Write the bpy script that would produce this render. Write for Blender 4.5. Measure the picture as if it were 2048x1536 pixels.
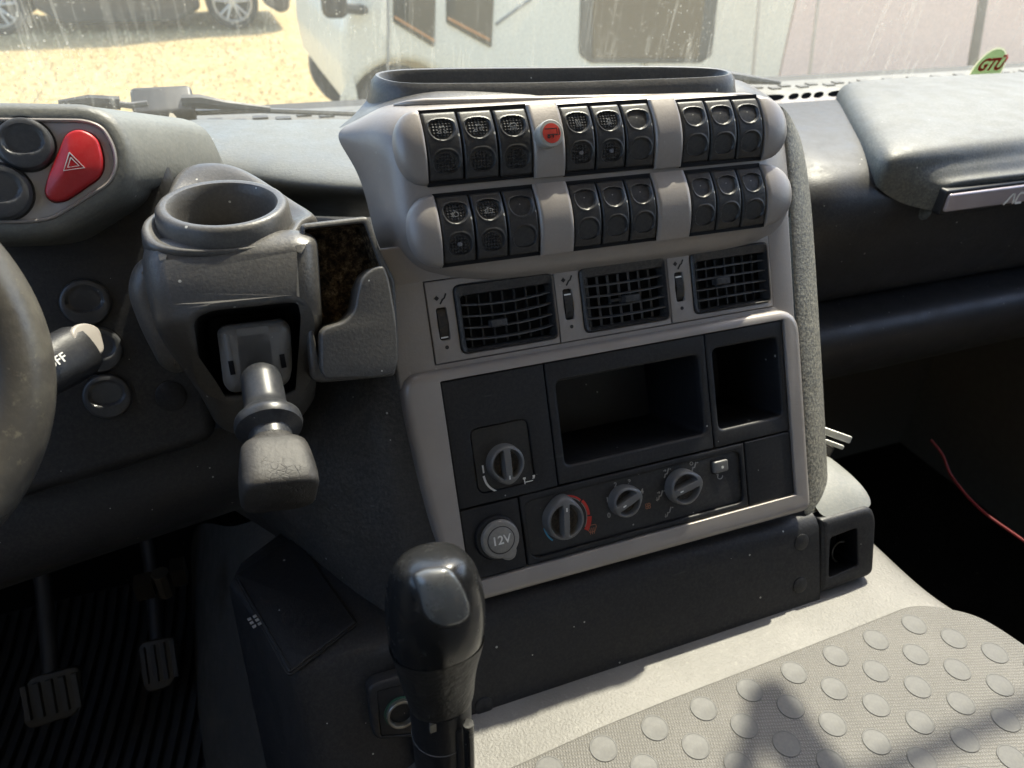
import bpy, bmesh, math, random
from math import radians, sin, cos, pi, sqrt
from mathutils import Vector, Matrix
from mathutils.geometry import tessellate_polygon
random.seed(7)
for o in list(bpy.data.objects): bpy.data.objects.remove(o)
S = bpy.context.scene
COL = S.collection
# ------------------------------------------------------------------ camera
PITCH, YAW, ROLL, FPX = radians(34), radians(22.4567), radians(2.3431), 1500.0
fwd = Vector((sin(YAW)*cos(PITCH), cos(YAW)*cos(PITCH), -sin(PITCH)))
rgt0 = Vector((cos(YAW), -sin(YAW), 0)); dwn0 = fwd.cross(rgt0)
RGT = cos(ROLL)*rgt0 - sin(ROLL)*dwn0
DWN = sin(ROLL)*rgt0 + cos(ROLL)*dwn0
cam = bpy.data.cameras.new('camera'); camo = bpy.data.objects.new('camera', cam); COL.objects.link(camo)
cam.sensor_width = 36; cam.lens = FPX/2048*36; cam.clip_start = .01; cam.clip_end = 400
mc = Matrix.Identity(4)
for i in range(3):
    mc[i][0] = RGT[i]; mc[i][1] = -DWN[i]; mc[i][2] = -fwd[i]
camo.matrix_world = mc
cam.dof.use_dof = True; cam.dof.focus_distance = .60; cam.dof.aperture_fstop = 9.0
S.camera = camo
# ------------------------------------------------------------------ light
SUN = Vector((.50, .44, 1.0)).normalized()
w = bpy.data.worlds.new('World'); S.world = w; w.use_nodes = True
nt = w.node_tree; bg = nt.nodes['Background']; sky = nt.nodes.new('ShaderNodeTexSky')
sky.sky_type = 'NISHITA'; sky.sun_disc = False
sky.sun_elevation = math.asin(SUN.z); sky.sun_rotation = math.atan2(SUN.x, SUN.y)
sky.dust_density = 2.0
nt.links.new(sky.outputs[0], bg.inputs[0]); bg.inputs[1].default_value = .15
sl = bpy.data.lights.new('sun', 'SUN'); sl.energy = 2.9; sl.angle = radians(.8); sl.color = (1, .91, .76)
so = bpy.data.objects.new('sun', sl); COL.objects.link(so)
so.rotation_euler = SUN.to_track_quat('Z', 'Y').to_euler()
S.view_settings.view_transform = 'Standard'; S.view_settings.look = 'None'
S.view_settings.exposure = 1.95; S.view_settings.gamma = 1; S.view_settings.use_curve_mapping = False
S.render.engine = 'CYCLES'

# ------------------------------------------------------------------ pixel -> place helpers (photo pixels, 2048 x 1536)
FO = Vector((0.13598319, 0.51966533, -0.26616743))
TT = radians(26.321)
FU, FV, FW = Vector((1, 0, 0)), Vector((0, sin(TT), cos(TT))), Vector((0, -cos(TT), sin(TT)))
FACE = Matrix(((1, 0, 0, FO.x), (0, FV.y, FW.y, FO.y), (0, FV.z, FW.z, FO.z), (0, 0, 0, 1)))
ID = Matrix.Identity(4)
def ray(x, y): return RGT*((x-1024)/FPX) + DWN*((y-768)/FPX) + fwd
def aty(x, y, Y): d = ray(x, y); return d*(Y/d.y)
def atz(x, y, Z): d = ray(x, y); return d*(Z/d.z)
def atx(x, y, X): d = ray(x, y); return d*(X/d.x)
def atd(x, y, k): return ray(x, y).normalized()*k
def atw(x, y, w=0.0):                        # a point on the console face plane pushed out by w, world coordinates
    d = ray(x, y); P = FO+FW*w; return d*(P.dot(FW)/d.dot(FW))
def F(x, y, w=0.0):                          # the same in console face coordinates (u, v)
    q = atw(x, y, w)-FO; return (q.dot(FU), q.dot(FV))
def FP(l, w=0.0): return [F(x, y, w) for x, y in l]

# ------------------------------------------------------------------ mesh helpers
class MB:
    def __init__(s): s.v = []; s.f = []
    def add(s, vs, fs, x=None):
        n = len(s.v)
        for p in vs:
            p = Vector(p); s.v.append(x @ p if x else p)
        s.f += [[i+n for i in f] for f in fs]; return s
    def box(s, a, b, x=None):
        (x0, y0, z0), (x1, y1, z1) = a, b
        vs = [(i, j, k) for k in (z0, z1) for j in (y0, y1) for i in (x0, x1)]
        return s.add(vs, [(0, 2, 3, 1), (4, 5, 7, 6), (0, 1, 5, 4), (1, 3, 7, 5), (3, 2, 6, 7), (2, 0, 4, 6)], x)
    def loft(s, rings, closed=True, cap0=False, cap1=False, x=None):
        n = len(rings[0]); vs = [p for r in rings for p in r]; fs = []
        for i in range(len(rings)-1):
            for j in range(n if closed else n-1):
                k = (j+1) % n
                fs.append((i*n+j, i*n+k, (i+1)*n+k, (i+1)*n+j))
        if cap0: fs.append(tuple(range(n))[::-1])
        if cap1: m = (len(rings)-1)*n; fs.append(tuple(m+j for j in range(n)))
        return s.add(vs, fs, x)
    def lathe(s, prof, n=32, x=None, cap0=False, cap1=False):       # prof: (r, z)
        return s.loft([[(r*cos(2*pi*j/n), r*sin(2*pi*j/n), z) for j in range(n)] for r, z in prof], True, cap0, cap1, x)
    def tube(s, path, rad, n=10, caps=True, x=None):
        path = [Vector(p) for p in path]; rings = []
        up = Vector((0, 0, 1))
        for i, p in enumerate(path):
            t = (path[min(i+1, len(path)-1)]-path[max(i-1, 0)]).normalized()
            a = t.cross(up if abs(t.dot(up)) < .95 else Vector((1, 0, 0))).normalized(); b = t.cross(a)
            r = rad[i] if isinstance(rad, (list, tuple)) else rad
            rings.append([p+(a*cos(2*pi*j/n)+b*sin(2*pi*j/n))*r for j in range(n)])
        return s.loft(rings, True, caps, caps, x)
def area(p): return .5*sum(p[i][0]*p[(i+1) % len(p)][1]-p[(i+1) % len(p)][0]*p[i][1] for i in range(len(p)))
def rpoly(pts, r, n=6):
    """polygon with rounded corners, counter-clockwise; r number or list"""
    pts = [Vector(p[:2]) for p in pts]; rr = r if isinstance(r, (list, tuple)) else [r]*len(pts)
    if area(pts) < 0: pts = pts[::-1]; rr = list(rr)[::-1]
    out = []; m = len(pts)
    for i, p in enumerate(pts):
        a = pts[i-1]-p; b = pts[(i+1) % m]-p; la, lb = a.length, b.length
        ra = min(rr[i], .49*la, .49*lb)
        if ra < 1e-6: out.append(tuple(p)); continue
        a = a.normalized()*ra; b = b.normalized()*ra
        for k in range(n+1):
            t = k/n; q = (p+a)*(1-t)**2+p*2*t*(1-t)+(p+b)*t*t; out.append((q.x, q.y))
    return out
def rrect(u0, v0, u1, v1, r, n=6): return rpoly([(u0, v0), (u1, v0), (u1, v1), (u0, v1)], r, n)
def inset(poly, d):
    """move a CCW outline inwards by d"""
    m = len(poly); out = []
    for i in range(m):
        p = Vector(poly[i]); a = p-Vector(poly[i-1]); b = Vector(poly[(i+1) % m])-p
        if a.length < 1e-9: a = b
        if b.length < 1e-9: b = a
        na = Vector((-a.y, a.x)).normalized(); nb = Vector((-b.y, b.x)).normalized()
        k = na+nb
        if k.length < 1e-6: k = na
        k = k.normalized(); c = max(.45, k.dot(na)); q = p+k*(d/c); out.append((q.x, q.y))
    return out
def plate(outer, holes=(), w1=.004, w0=0., r=.001, hr=None, x=None, seg=3, holedepth=None, mb=None, wf=None):
    """flat plate in (u, v) with rounded front edges, real through holes with rounded lips"""
    mb = mb or MB(); hr = r if hr is None else hr
    if area(outer) < 0: outer = outer[::-1]
    wf = wf or (lambda u, v: 0.)
    def P(poly, w_): return [(a, b, w_+wf(a, b)) for a, b in poly]
    rings = [P(outer, w0)]
    for k in range(seg+1):
        t = k/seg*pi/2; rings.append(P(inset(outer, r*(1-cos(t))), w1-r+r*sin(t)))
    mb.loft(rings, x=x)
    loops = [[Vector(p) for p in rings[-1]]]
    for h in holes:
        if area(h) < 0: h = h[::-1]
        hd = w0 if holedepth is None else holedepth
        hrs = []
        for k in range(seg+1):
            t = k/seg*pi/2; hrs.append(P(inset(h, -hr*(1-sin(t))), w1-hr+hr*cos(t)))
        hrs.append(P(h, hd)); mb.loft(hrs, x=x)
        loops.append([Vector(p) for p in hrs[0]])
    tris = tessellate_polygon([[Vector((p.x, p.y, 0)) for p in l] for l in loops])
    mb.add([p for l in loops for p in l], [tuple(t) for t in tris], x)
    return mb
WM = {}
def obj(name, mb, mat, parent=None, frame=ID, sub=0, bev=0, ang=38, smooth=True, local=None, solid=0, label=None):
    me = bpy.data.meshes.new(name)
    pm = WM[parent] if parent else (local or ID)
    if parent and local is not None: X = ID; M_ = local
    elif parent: X = pm.inverted() @ frame; M_ = ID
    else: X = pm.inverted() @ frame; M_ = pm
    me.from_pydata([tuple(X @ Vector(p)) for p in mb.v], [], mb.f)
    bm = bmesh.new(); bm.from_mesh(me); bmesh.ops.remove_doubles(bm, verts=bm.verts, dist=1e-6)
    bmesh.ops.recalc_face_normals(bm, faces=bm.faces); bm.to_mesh(me); bm.free()
    for m in (mat if isinstance(mat, (list, tuple)) else [mat]): me.materials.append(m)
    if smooth:
        me.shade_smooth()
        if not sub: me.set_sharp_from_angle(angle=radians(ang))
    o = bpy.data.objects.new(name, me); COL.objects.link(o)
    if parent: o.parent = parent
    o.matrix_local = M_ if parent else M_
    if not parent: o.matrix_world = M_
    WM[o] = (WM[parent] @ M_) if parent else M_
    if solid:
        m = o.modifiers.new('solid', 'SOLIDIFY'); m.thickness = abs(solid); m.offset = -1 if solid > 0 else 1
    if bev:
        m = o.modifiers.new('bevel', 'BEVEL'); m.width = bev; m.segments = 3; m.limit_method = 'ANGLE'; m.angle_limit = radians(35)
        m.harden_normals = False
    if sub:
        m = o.modifiers.new('sub', 'SUBSURF'); m.levels = sub; m.render_levels = sub
    if label: o['label'] = label
    return o
def thing(name, label, cat, mat=ID, group=None):
    o = bpy.data.objects.new(name, None); COL.objects.link(o); o.empty_display_size = .02
    o.matrix_world = mat; WM[o] = mat; o['label'] = label; o['category'] = cat
    if group: o['group'] = group
    return o
def tag(o, label=None, cat=None, group=None, kind=None):
    for k, v in (('label', label), ('category', cat), ('group', group), ('kind', kind)):
        if v: o[k] = v
    return o
def T(x, y=None, z=None):
    return Matrix.Translation(x if y is None else (x, y, z))
def frame_at(p, zaxis, xhint=(1, 0, 0)):
    z = Vector(zaxis).normalized(); x_ = Vector(xhint); x_ = (x_-z*x_.dot(z)).normalized(); y_ = z.cross(x_)
    m = Matrix.Identity(4)
    for i in range(3): m[i][0] = x_[i]; m[i][1] = y_[i]; m[i][2] = z[i]; m[i][3] = p[i]
    return m
def strokes(lines, wd, x=None, th=.0003, mb=None):
    """thin raised ribbons in the local xy plane"""
    mb = mb or MB()
    for l in lines:
        l = [Vector((p[0], p[1], 0)) for p in l]; n = len(l); L = []; R_ = []
        for i in range(n):
            t = (l[min(i+1, n-1)]-l[max(i-1, 0)]); t.normalize(); nn = Vector((-t.y, t.x, 0))*wd/2
            L.append(l[i]+nn); R_.append(l[i]-nn)
        u = Vector((0, 0, th))
        mb.loft([[L[i], R_[i], R_[i]+u, L[i]+u] for i in range(n)], True, True, True, x)
    return mb
def arc(cx, cy, r, a0, a1, n=16, ry=None):
    ry = ry or r
    return [(cx+r*cos(radians(a0+(a1-a0)*k/n)), cy+ry*sin(radians(a0+(a1-a0)*k/n))) for k in range(n+1)]
def textmb(s, size, x, th=.0003, shear=0, mb=None, bold=0):
    cu = bpy.data.curves.new('t', 'FONT'); cu.body = s; cu.size = size; cu.extrude = th/2; cu.align_x = 'CENTER'; cu.align_y = 'CENTER'; cu.shear = shear
    cu.offset = bold
    to = bpy.data.objects.new('t', cu); COL.objects.link(to)
    dg = bpy.context.evaluated_depsgraph_get(); dg.update()
    me = bpy.data.meshes.new_from_object(to.evaluated_get(dg))
    mb = mb or MB(); mb.add([v.co.copy() for v in me.vertices], [tuple(p.vertices) for p in me.polygons], x)
    bpy.data.objects.remove(to); bpy.data.meshes.remove(me); return mb

# ------------------------------------------------------------------ materials
def srgb(r, g, b):
    return tuple(((c/255)/12.92 if c/255 <= .04045 else ((c/255+.055)/1.055)**2.4) for c in (r, g, b))+(1,)
class NT:
    def __init__(s, name):
        s.m = bpy.data.materials.new(name); s.m.use_nodes = True; s.t = s.m.node_tree
        s.p = s.t.nodes['Principled BSDF']; s.out = s.t.nodes['Material Output']
        s.tc = s.t.nodes.new('ShaderNodeTexCoord')
    def n(s, typ, **k):
        q = s.t.nodes.new('ShaderNode'+typ)
        for a, b in k.items():
            if a.startswith('_'): setattr(q, a[1:], b)
            else:
                key = int(a[1:]) if a[0] == 'i' and a[1:].isdigit() else a.replace('__', ' ')
                q.inputs[key].default_value = b
        return q
    def l(s, a, b): s.t.links.new(a, b)
    def noise(s, scale, detail=3, rough=.55, coord='Object'):
        q = s.n('TexNoise', Scale=scale, Detail=detail, Roughness=rough); s.l(s.tc.outputs[coord], q.inputs['Vector']); return q.outputs['Fac']
    def vor(s, scale, out='Distance', feature='F1', rnd=1.):
        q = s.n('TexVoronoi', _feature=feature, Scale=scale, Randomness=rnd); s.l(s.tc.outputs['Object'], q.inputs['Vector']); return q.outputs[out]
    def ramp(s, a, stops):
        q = s.n('ValToRGB'); e = q.color_ramp.elements
        while len(e) < len(stops): e.new(.5)
        for i, (p, c) in enumerate(stops): e[i].position = p; e[i].color = c if len(c) == 4 else tuple(c)+(1,)
        s.l(a, q.inputs[0]); return q.outputs[0]
    def step(s, a, lo, hi, v0=0., v1=1.):
        q = s.n('MapRange', i1=lo, i2=hi, i3=v0, i4=v1); q.interpolation_type = 'SMOOTHSTEP'; s.l(a, q.inputs[0]); return q.outputs[0]
    def mix(s, f, a, b):
        q = s.n('Mix', _data_type='RGBA')
        for v, sk in ((f, q.inputs[0]), (a, q.inputs[6]), (b, q.inputs[7])):
            if hasattr(v, 'links'): s.l(v, sk)
            else: sk.default_value = v
        return q.outputs[2]
    def math(s, op, a, b=0.):
        q = s.n('Math', _operation=op)
        for v, sk in ((a, q.inputs[0]), (b, q.inputs[1])):
            if hasattr(v, 'links'): s.l(v, sk)
            else: sk.default_value = v
        return q.outputs[0]
    def bump(s, h, strength=.3, dist=.001, nrm=None):
        q = s.n('Bump', Strength=strength, Distance=dist); s.l(h, q.inputs['Height'])
        if nrm is not None: s.l(nrm, q.inputs['Normal'])
        return q.outputs['Normal']
    def set(s, **k):
        for a, v in k.items():
            sk = s.p.inputs[a.replace('_', ' ')]
            if hasattr(v, 'links'): s.l(v, sk)
            else: sk.default_value = v
        return s
def plastic(name, col, rough=.5, grain=900, gs=.25, specks=.0, var=.12, dust=0., dustcol=(.42, .39, .32, 1), spec=.5, metal=0., scuff=.0):
    """moulded plastic: grain bump, blotchy tone, dust film in patches, light specks and fine scratches"""
    t = NT(name)
    c = t.mix(t.step(t.noise(22, 3), .25, .75), tuple(x*(1-var) for x in col[:3])+(1,), tuple(min(1, x*(1+var)) for x in col[:3])+(1,))
    if dust:
        f = t.math('MULTIPLY', t.step(t.noise(330, 3, .8), .36, .70), t.step(t.noise(7, 3), .25, .7, .45, 1.))
        c = t.mix(t.math('MULTIPLY', f, dust), c, dustcol)
    if specks:
        v = t.n('TexVoronoi', Scale=95); t.l(t.tc.outputs['Object'], v.inputs['Vector'])
        sep = t.n('SeparateColor'); t.l(v.outputs['Color'], sep.inputs[0])
        rad = t.math('MULTIPLY', t.math('POWER', sep.outputs[0], 5.), .11)
        f = t.math('LESS_THAN', v.outputs['Distance'], rad)
        c = t.mix(t.math('MULTIPLY', f, specks), c, (.5, .49, .45, 1))
    if scuff:
        m = t.n('Mapping'); m.inputs['Rotation'].default_value = (.4, .7, 1.1); m.inputs['Scale'].default_value = (14, 260, 120)
        t.l(t.tc.outputs['Object'], m.inputs[0]); q = t.n('TexNoise', Scale=1., Detail=2.); t.l(m.outputs[0], q.inputs['Vector'])
        f = t.math('MULTIPLY', t.step(q.outputs['Fac'], .70, .78), t.step(t.noise(14), .5, .7))
        c = t.mix(t.math('MULTIPLY', f, scuff), c, (.4, .38, .34, 1))
    b = t.bump(t.noise(grain, 2), gs, .0006)
    r = t.step(t.noise(30, 5, .7), .3, .7, rough-.07, rough+.09)
    t.set(Base_Color=c, Roughness=r, Normal=b, Metallic=metal, Specular_IOR_Level=spec)
    return t.m
def simple(name, col, rough=.5, metal=0., spec=.5, emit=None):
    t = NT(name); c = t.mix(t.step(t.noise(60, 4), .35, .65), tuple(x*.88 for x in col[:3])+(1,), tuple(min(1, x*1.08) for x in col[:3])+(1,))
    t.set(Base_Color=c, Roughness=rough, Metallic=metal, Specular_IOR_Level=spec); return t.m
M_SILVER = plastic('silver_painted_plastic', (.275, .248, .230, 1), .42, 600, .14, .25, .04, .14, metal=.25)
M_SILVER2 = plastic('silver_trim', (.33, .30, .278, 1), .36, 1300, .08, .25, .06, .08, metal=.3)
M_DARK = plastic('dark_plastic', (.0175, .018, .0205, 1), .47, 480, .30, .8, .06, .05, scuff=.2, spec=.36)
M_PANEL = plastic('panel_plastic', (.0120, .0123, .0145, 1), .47, 700, .2, .9, .06, .035, scuff=.2, spec=.36)
M_SWITCH = plastic('switch_plastic', (.015, .0155, .018, 1), .38, 1500, .15, .5, .1, .08)
M_SWDIM = plastic('switch_lens', (.012, .012, .015, 1), .5, 1500, .1, .3, .1, .05)
M_GREY = plastic('grey_plastic', (.070, .067, .064, 1), .40, 460, .32, .9, .06, .09, scuff=.6)
M_DASHTOP = plastic('dusty_dash_plastic', (.115, .117, .106, 1), .48, 300, .5, .7, .05, .14, dustcol=(.40, .38, .30, 1))
M_DUSTY = plastic('dust_covered_plastic', (.09, .088, .078, 1), .6, 300, .8, .9, .15, .6, dustcol=(.50, .47, .36, 1))
M_LEATHER = plastic('leathery_grain_plastic', (.032, .031, .031, 1), .42, 260, .8, .8, .08, .12, scuff=.15)
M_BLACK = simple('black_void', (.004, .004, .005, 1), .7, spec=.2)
M_WHITE = simple('white_print', (.75, .74, .70, 1), .6)
M_PALE = simple('pale_print', (.30, .29, .27, 1), .6)
M_ORANGE = simple('faded_orange_print', (.32, .14, .08, 1), .6)
M_RED = simple('red_print', (.55, .03, .02, 1), .5)
M_BLUE = simple('blue_print', (.06, .30, .50, 1), .5)
M_INK = simple('black_print', (.012, .011, .011, 1), .6)
M_KNOB = plastic('knob_plastic', (.13, .129, .126, 1), .34, 1500, .12, .3, .1, .06)
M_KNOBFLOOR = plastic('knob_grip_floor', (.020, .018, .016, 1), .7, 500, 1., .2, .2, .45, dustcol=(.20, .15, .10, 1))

def crv(pts, n):                                      # open
    out = []; m = len(pts)
    for i in range(m-1):
        p0, p1, p2, p3 = (Vector(pts[min(m-1, max(0, i+k-1))]) for k in range(4))
        for k in range(n):
            t = k/n; out.append(.5*((2*p1)+(p2-p0)*t+(2*p0-5*p1+4*p2-p3)*t*t+(3*p1-p0-3*p2+p3)*t**3))
    out.append(Vector(pts[-1])); return out

# ================================================================== CENTRE CONSOLE (face coordinates u, v, w)
con = thing('centre_console', 'grey centre console with two rows of black rocker switches, three air vents and heater controls', 'console', FACE)
def C(name, mb, mat, **k): return obj(name, mb, mat, con, FACE, **k)
# -- flat upper fascia with a recess for the vents
fo = [F(800, 500), F(838, 742), (-.020, -.085), (.354, -.085), (.3545, .03), (-.03, .03)]
fas = plate(rpoly([(-.036, .03), (-.033, -.02), (-.031, -.084), (.353, -.084), (.3545, .03)], [.002, .02, .004, .004, .002]),
            [rrect(-.0006, -.0664, .3292, .0006, .0006)], .0, -.012, .002, .0003, holedepth=-.012)
C('fascia', fas, M_SILVER)
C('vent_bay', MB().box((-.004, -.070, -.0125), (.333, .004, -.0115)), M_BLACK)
# -- raised surround of the lower panel
so_ = rpoly([(-.031, -.070), (.3525, -.070), (.3515, -.271), (-.001, -.269), (-.0195, -.222), (-.0262, -.172), (-.031, -.105)],
            [.026, .026, .012, .006, .05, .05, .05], 10)
C('panel_surround', plate(so_, [rrect(-.0004, -.2504, .3332, -.0788, .0012)], .0085, -.012, .0068, .0008, seg=6, holedepth=-.006), M_SILVER2)
# -- dark sub-panels
PW = .0062
def sub(name, u0, v0, u1, v1, holes=(), w1=PW, mat=None, r=.0012, hr=.0015, cr=.0012):
    g = .0004
    return C(name, plate(rrect(u0+g, v0+g, u1-g, v1-g, cr), holes, w1, -.006, r, hr, holedepth=-.002), mat or M_PANEL)
sub('switch_panel', 0, -.1870, .0893, -.0792, [rrect(.0185, -.1775, .0690, -.1225, .007)])
sub('socket_panel', 0, -.2500, .0520, -.1876, [[(.0265+.0165*cos(2*pi*k/40), -.2185+.0165*sin(2*pi*k/40)) for k in range(40)]])
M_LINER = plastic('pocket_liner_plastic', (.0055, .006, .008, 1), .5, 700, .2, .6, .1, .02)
def pocket(u0, v0, u1, v1, a, b, c, d, depth):
    p = sub('pocket_panel', u0, v0, u1, v1, [rrect(a, b, c, d, .006)], hr=.003)
    mb = MB(); e = .0004
    mb.loft([[(x_, y_, w_) for x_, y_ in rrect(a-e+s_, b-e+s_, c+e-s_, d+e-s_, .006)] for w_, s_ in ((-.0015, 0), (-.01, .001), (-depth, .006))], cap1=True)
    obj('pocket_liner', mb, M_LINER, p, FACE)
pocket(.0897, -.1862, .2470, -.0792, .0985, -.1705, .2392, -.0970, .085)
pocket(.2474, -.1862, .3330, -.0792, .2545, -.1700, .3262, -.0945, .085)
sub('blank_panel', .2800, -.2500, .3330, -.1868)
cl = sub('climate_panel', .0524, -.2500, .2796, -.1868, [rrect(.0570, -.2445, .2748, -.1935, .0085)], r=.0014)
obj('climate_face', plate(rrect(.0572, -.2443, .2746, -.1937, .0083), (), .0035, -.006, .0005), plastic('climate_black', (.011, .011, .013, 1), .42, 1400, .12, .8, .1, .05), cl, FACE)
rot = C('rotary_switch', plate(rrect(.0189, -.1771, .0686, -.1229, .0066), (), .0052, -.006, .0008), plastic('rotary_black', (.010, .0095, .009, 1), .45, 1400, .1, 1., .1, .10, dustcol=(.2, .16, .11, 1)))
C('backing', MB().box((-.002, -.252, -.0075), (.335, -.078, -.006)), M_BLACK) if False else None

# -- rotary knobs: disc with two scooped finger wells and a raised bar
def knob_mb(R, ang, bar=.0052, nose=.18, H=.011):
    ca, sa = cos(ang), sin(ang); nr, na = 30, 96; pts = []; low = []
    def RO(th):                                  # outline: round, bulging a little towards the pointer end
        d = math.atan2(sin(th-ang), cos(th-ang)); return R*(1+nose*max(0, cos(d))**8)
    rings = []
    for i in range(nr+1):
        q = i/nr; ring = []
        for j in range(na):
            th = 2*pi*j/na; r = RO(th)*q; x, y = r*cos(th), r*sin(th)
            a = x*ca+y*sa; b = -x*sa+y*ca          # a along the bar, b across it
            side = abs(b)-bar/2
            e = q
            h = H - .0022*e**4
            well = min(1, max(0, side/.0016))*min(1, max(0, (R*.86-sqrt(a*a+b*b))/.0020))
            well = well*well*(3-2*well)
            slope = .55+.45*min(1, max(0, (abs(b)-bar/2)/(R*.7)))
            h -= .0075*well*(1.25-.55*min(1, abs(b)/R))
            if q > .94: h -= .0016*((q-.94)/.06)**2
            ring.append((x, y, h))
        rings.append(ring)
    sk = [[(p[0]*1.02, p[1]*1.02, H*.55) for p in rings[-1]], [(p[0]*1.05, p[1]*1.05, 0) for p in rings[-1]]]
    mb = MB(); mb.loft(rings[1:]+sk); c0 = rings[0][0]
    mb.add([c0]+rings[1], [(0, 1+j, 1+(j+1) % na) for j in range(na)]); return mb
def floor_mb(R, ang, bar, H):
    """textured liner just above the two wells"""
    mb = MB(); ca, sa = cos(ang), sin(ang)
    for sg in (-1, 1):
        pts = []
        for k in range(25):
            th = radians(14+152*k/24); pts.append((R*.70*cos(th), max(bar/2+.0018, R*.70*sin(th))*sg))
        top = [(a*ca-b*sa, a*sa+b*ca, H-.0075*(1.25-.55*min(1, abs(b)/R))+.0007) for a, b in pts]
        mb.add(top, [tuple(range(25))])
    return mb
def knob(parent, u, v, R, angdeg, mark_in, mk=.0032, base=.0036):
    ang = radians(angdeg); H = .0125
    L = T(u, v, base)
    k = obj('knob', knob_mb(R, ang, H=H), M_KNOB, parent, local=L)
    obj('grip_floor', floor_mb(R, ang, .0052, H+.0006), M_KNOBFLOOR, None) if False else None
    m = strokes([[((R*mark_in)*cos(ang), (R*mark_in)*sin(ang)), ((R*mark_in+mk)*cos(ang), (R*mark_in+mk)*sin(ang))]], .0011, T(0, 0, H-.0006), .0007)
    return k, m, L
def knob_full(parent_name_obj, u, v, R, angdeg, mark_in, base=.0036, mk=.0032):
    # the knob is the part (its marker and grip floor are sub-parts)
    ang = radians(angdeg); H = .0125
    L = T(u, v, base)
    k = obj('knob', knob_mb(R, ang, H=H), M_KNOB, con, local=L)
    mb = strokes([[((R*mark_in)*cos(ang), (R*mark_in)*sin(ang)), ((R*mark_in+mk)*cos(ang), (R*mark_in+mk)*sin(ang))]], .0012, T(0, 0, H-.0007), .0008)
    obj('pointer_mark', mb, M_WHITE, k, local=ID)
    obj('grip_floor', floor_mb(R, ang, .0052, H), M_KNOBFLOOR, k, local=ID)
    return k
ku, kv = F(1015, 928, .0145); knob_full(rot, ku, kv, .0150, -92, .62, .0050)
KN = [(F(1131, 1041, .0125), .0172, 82, .35), (F(1254, 1005, .0125), .0136, -158, .45), (F(1371, 976, .0125), .0156, 190, .30)]
knob_full(cl, *KN[0][0], KN[0][1], 84, .50)
k2 = knob_full(cl, *KN[1][0], KN[1][1], 22, -.45)
k3 = knob_full(cl, *KN[2][0], KN[2][1], 12, -.50)
# printed scales
def P2(px, py): return F(px, py, .005)
ru, rv = ku, kv
mb = strokes([[tuple(q_[:2]) for q_ in crv([Vector((*F(x_, y_, .0052), 0)) for x_, y_ in [(967, 952), (973, 967), (984, 978), (1000, 985), (1018, 986)]], 5)]], .0017, T(0, 0, .0054))
textmb('1', .0092, T(*P2(966, 939), .0056), mb=mb, bold=.0002); textmb('0', .0092, T(*P2(1029, 983), .0056), mb=mb, bold=.0002)
obj('scale_print', mb, M_WHITE, rot, FACE)
au, av = P2(1059, 962)
mb = strokes([[(au-.0045, av), (au+.0045, av)], [(au-.0045, av-.0035), (au-.0045, av+.0035)], [(au+.0045, av-.0035), (au+.0045, av+.0035)],
              [(au+.0027, av+.002), (au+.0062, av+.002)], [(au+.0027, av-.002), (au+.0062, av-.002)]], .0008, T(0, 0, .0055))
strokes([[(au-.0045-.0012, av+s*.0035), (au-.0045+.0012, av+s*.0035)] for s in (-1, 1)]+[[(au+.0045-.0014, av+s*.0037), (au+.0045+.0014, av+s*.0037)] for s in (-1, 1)], .0016, T(0, 0, .0056), mb=mb)
obj('axle_symbol', mb, M_WHITE, rot, FACE)
ZP = .00352
(tu, tv), TR = KN[0][0], KN[0][1]
tu, tv = F(1133, 1040, .0045)
mb = strokes([arc(tu, tv, TR+.0040, 182, 42, 40)], .0015, T(0, 0, ZP)); strokes([arc(tu, tv, TR+.0045, 38, -2, 12)], .0024, T(0, 0, ZP), mb=mb); strokes([arc(tu, tv, TR+.0052, -6, -38, 10)], .0042, T(0, 0, ZP), mb=mb)
obj('hot_scale', mb, M_RED, cl, FACE)
obj('scale_line', strokes([arc(tu, tv, TR+.0026, 178, 42, 30), arc(tu, tv, TR+.0026, 36, -32, 20)], .0006, T(0, 0, ZP)), M_PALE, cl, FACE)
obj('cold_scale', strokes([arc(tu, tv, TR+.0040, 186, 226, 12)], .0014, T(0, 0, ZP)), M_BLUE, cl, FACE)
du, dv = F(1184, 1059, .0036)
mb = strokes([[(du-.0045, dv+.002)]+[(du+a, dv+.0042-30*a*a) for a in (-.004, -.002, 0, .002, .004)]+[(du+.0045, dv+.002), (du+.0025, dv-.0022), (du-.0025, dv-.0022), (du-.0045, dv+.002)]], .0005, T(0, 0, ZP))
strokes([[(du+a, dv-.0042), (du+a*1.1, dv+.0015)] for a in (-.0018, 0, .0018)], .0006, T(0, 0, ZP), mb=mb)
obj('defrost_symbol', mb, M_ORANGE, cl, FACE)
mb = MB()
for s_, x_, y_ in (('0', 1218, 1031), ('1', 1215, 1000), ('2', 1231, 970), ('3', 1259, 964), ('4', 1284, 983)):
    textmb(s_, .0062, T(*F(x_, y_, .0036), ZP), mb=mb, bold=.00022)
obj('fan_scale', mb, M_PALE, cl, FACE)
fu, fv = F(1296, 1012, .0036)
obj('fan_symbol', strokes([arc(fu+.0017*cos(a), fv+.0017*sin(a), .0012, 0, 360, 10) for a in (.8, 2.4, 3.9, 5.5)], .0006, T(0, 0, ZP)), M_ORANGE, cl, FACE)
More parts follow.
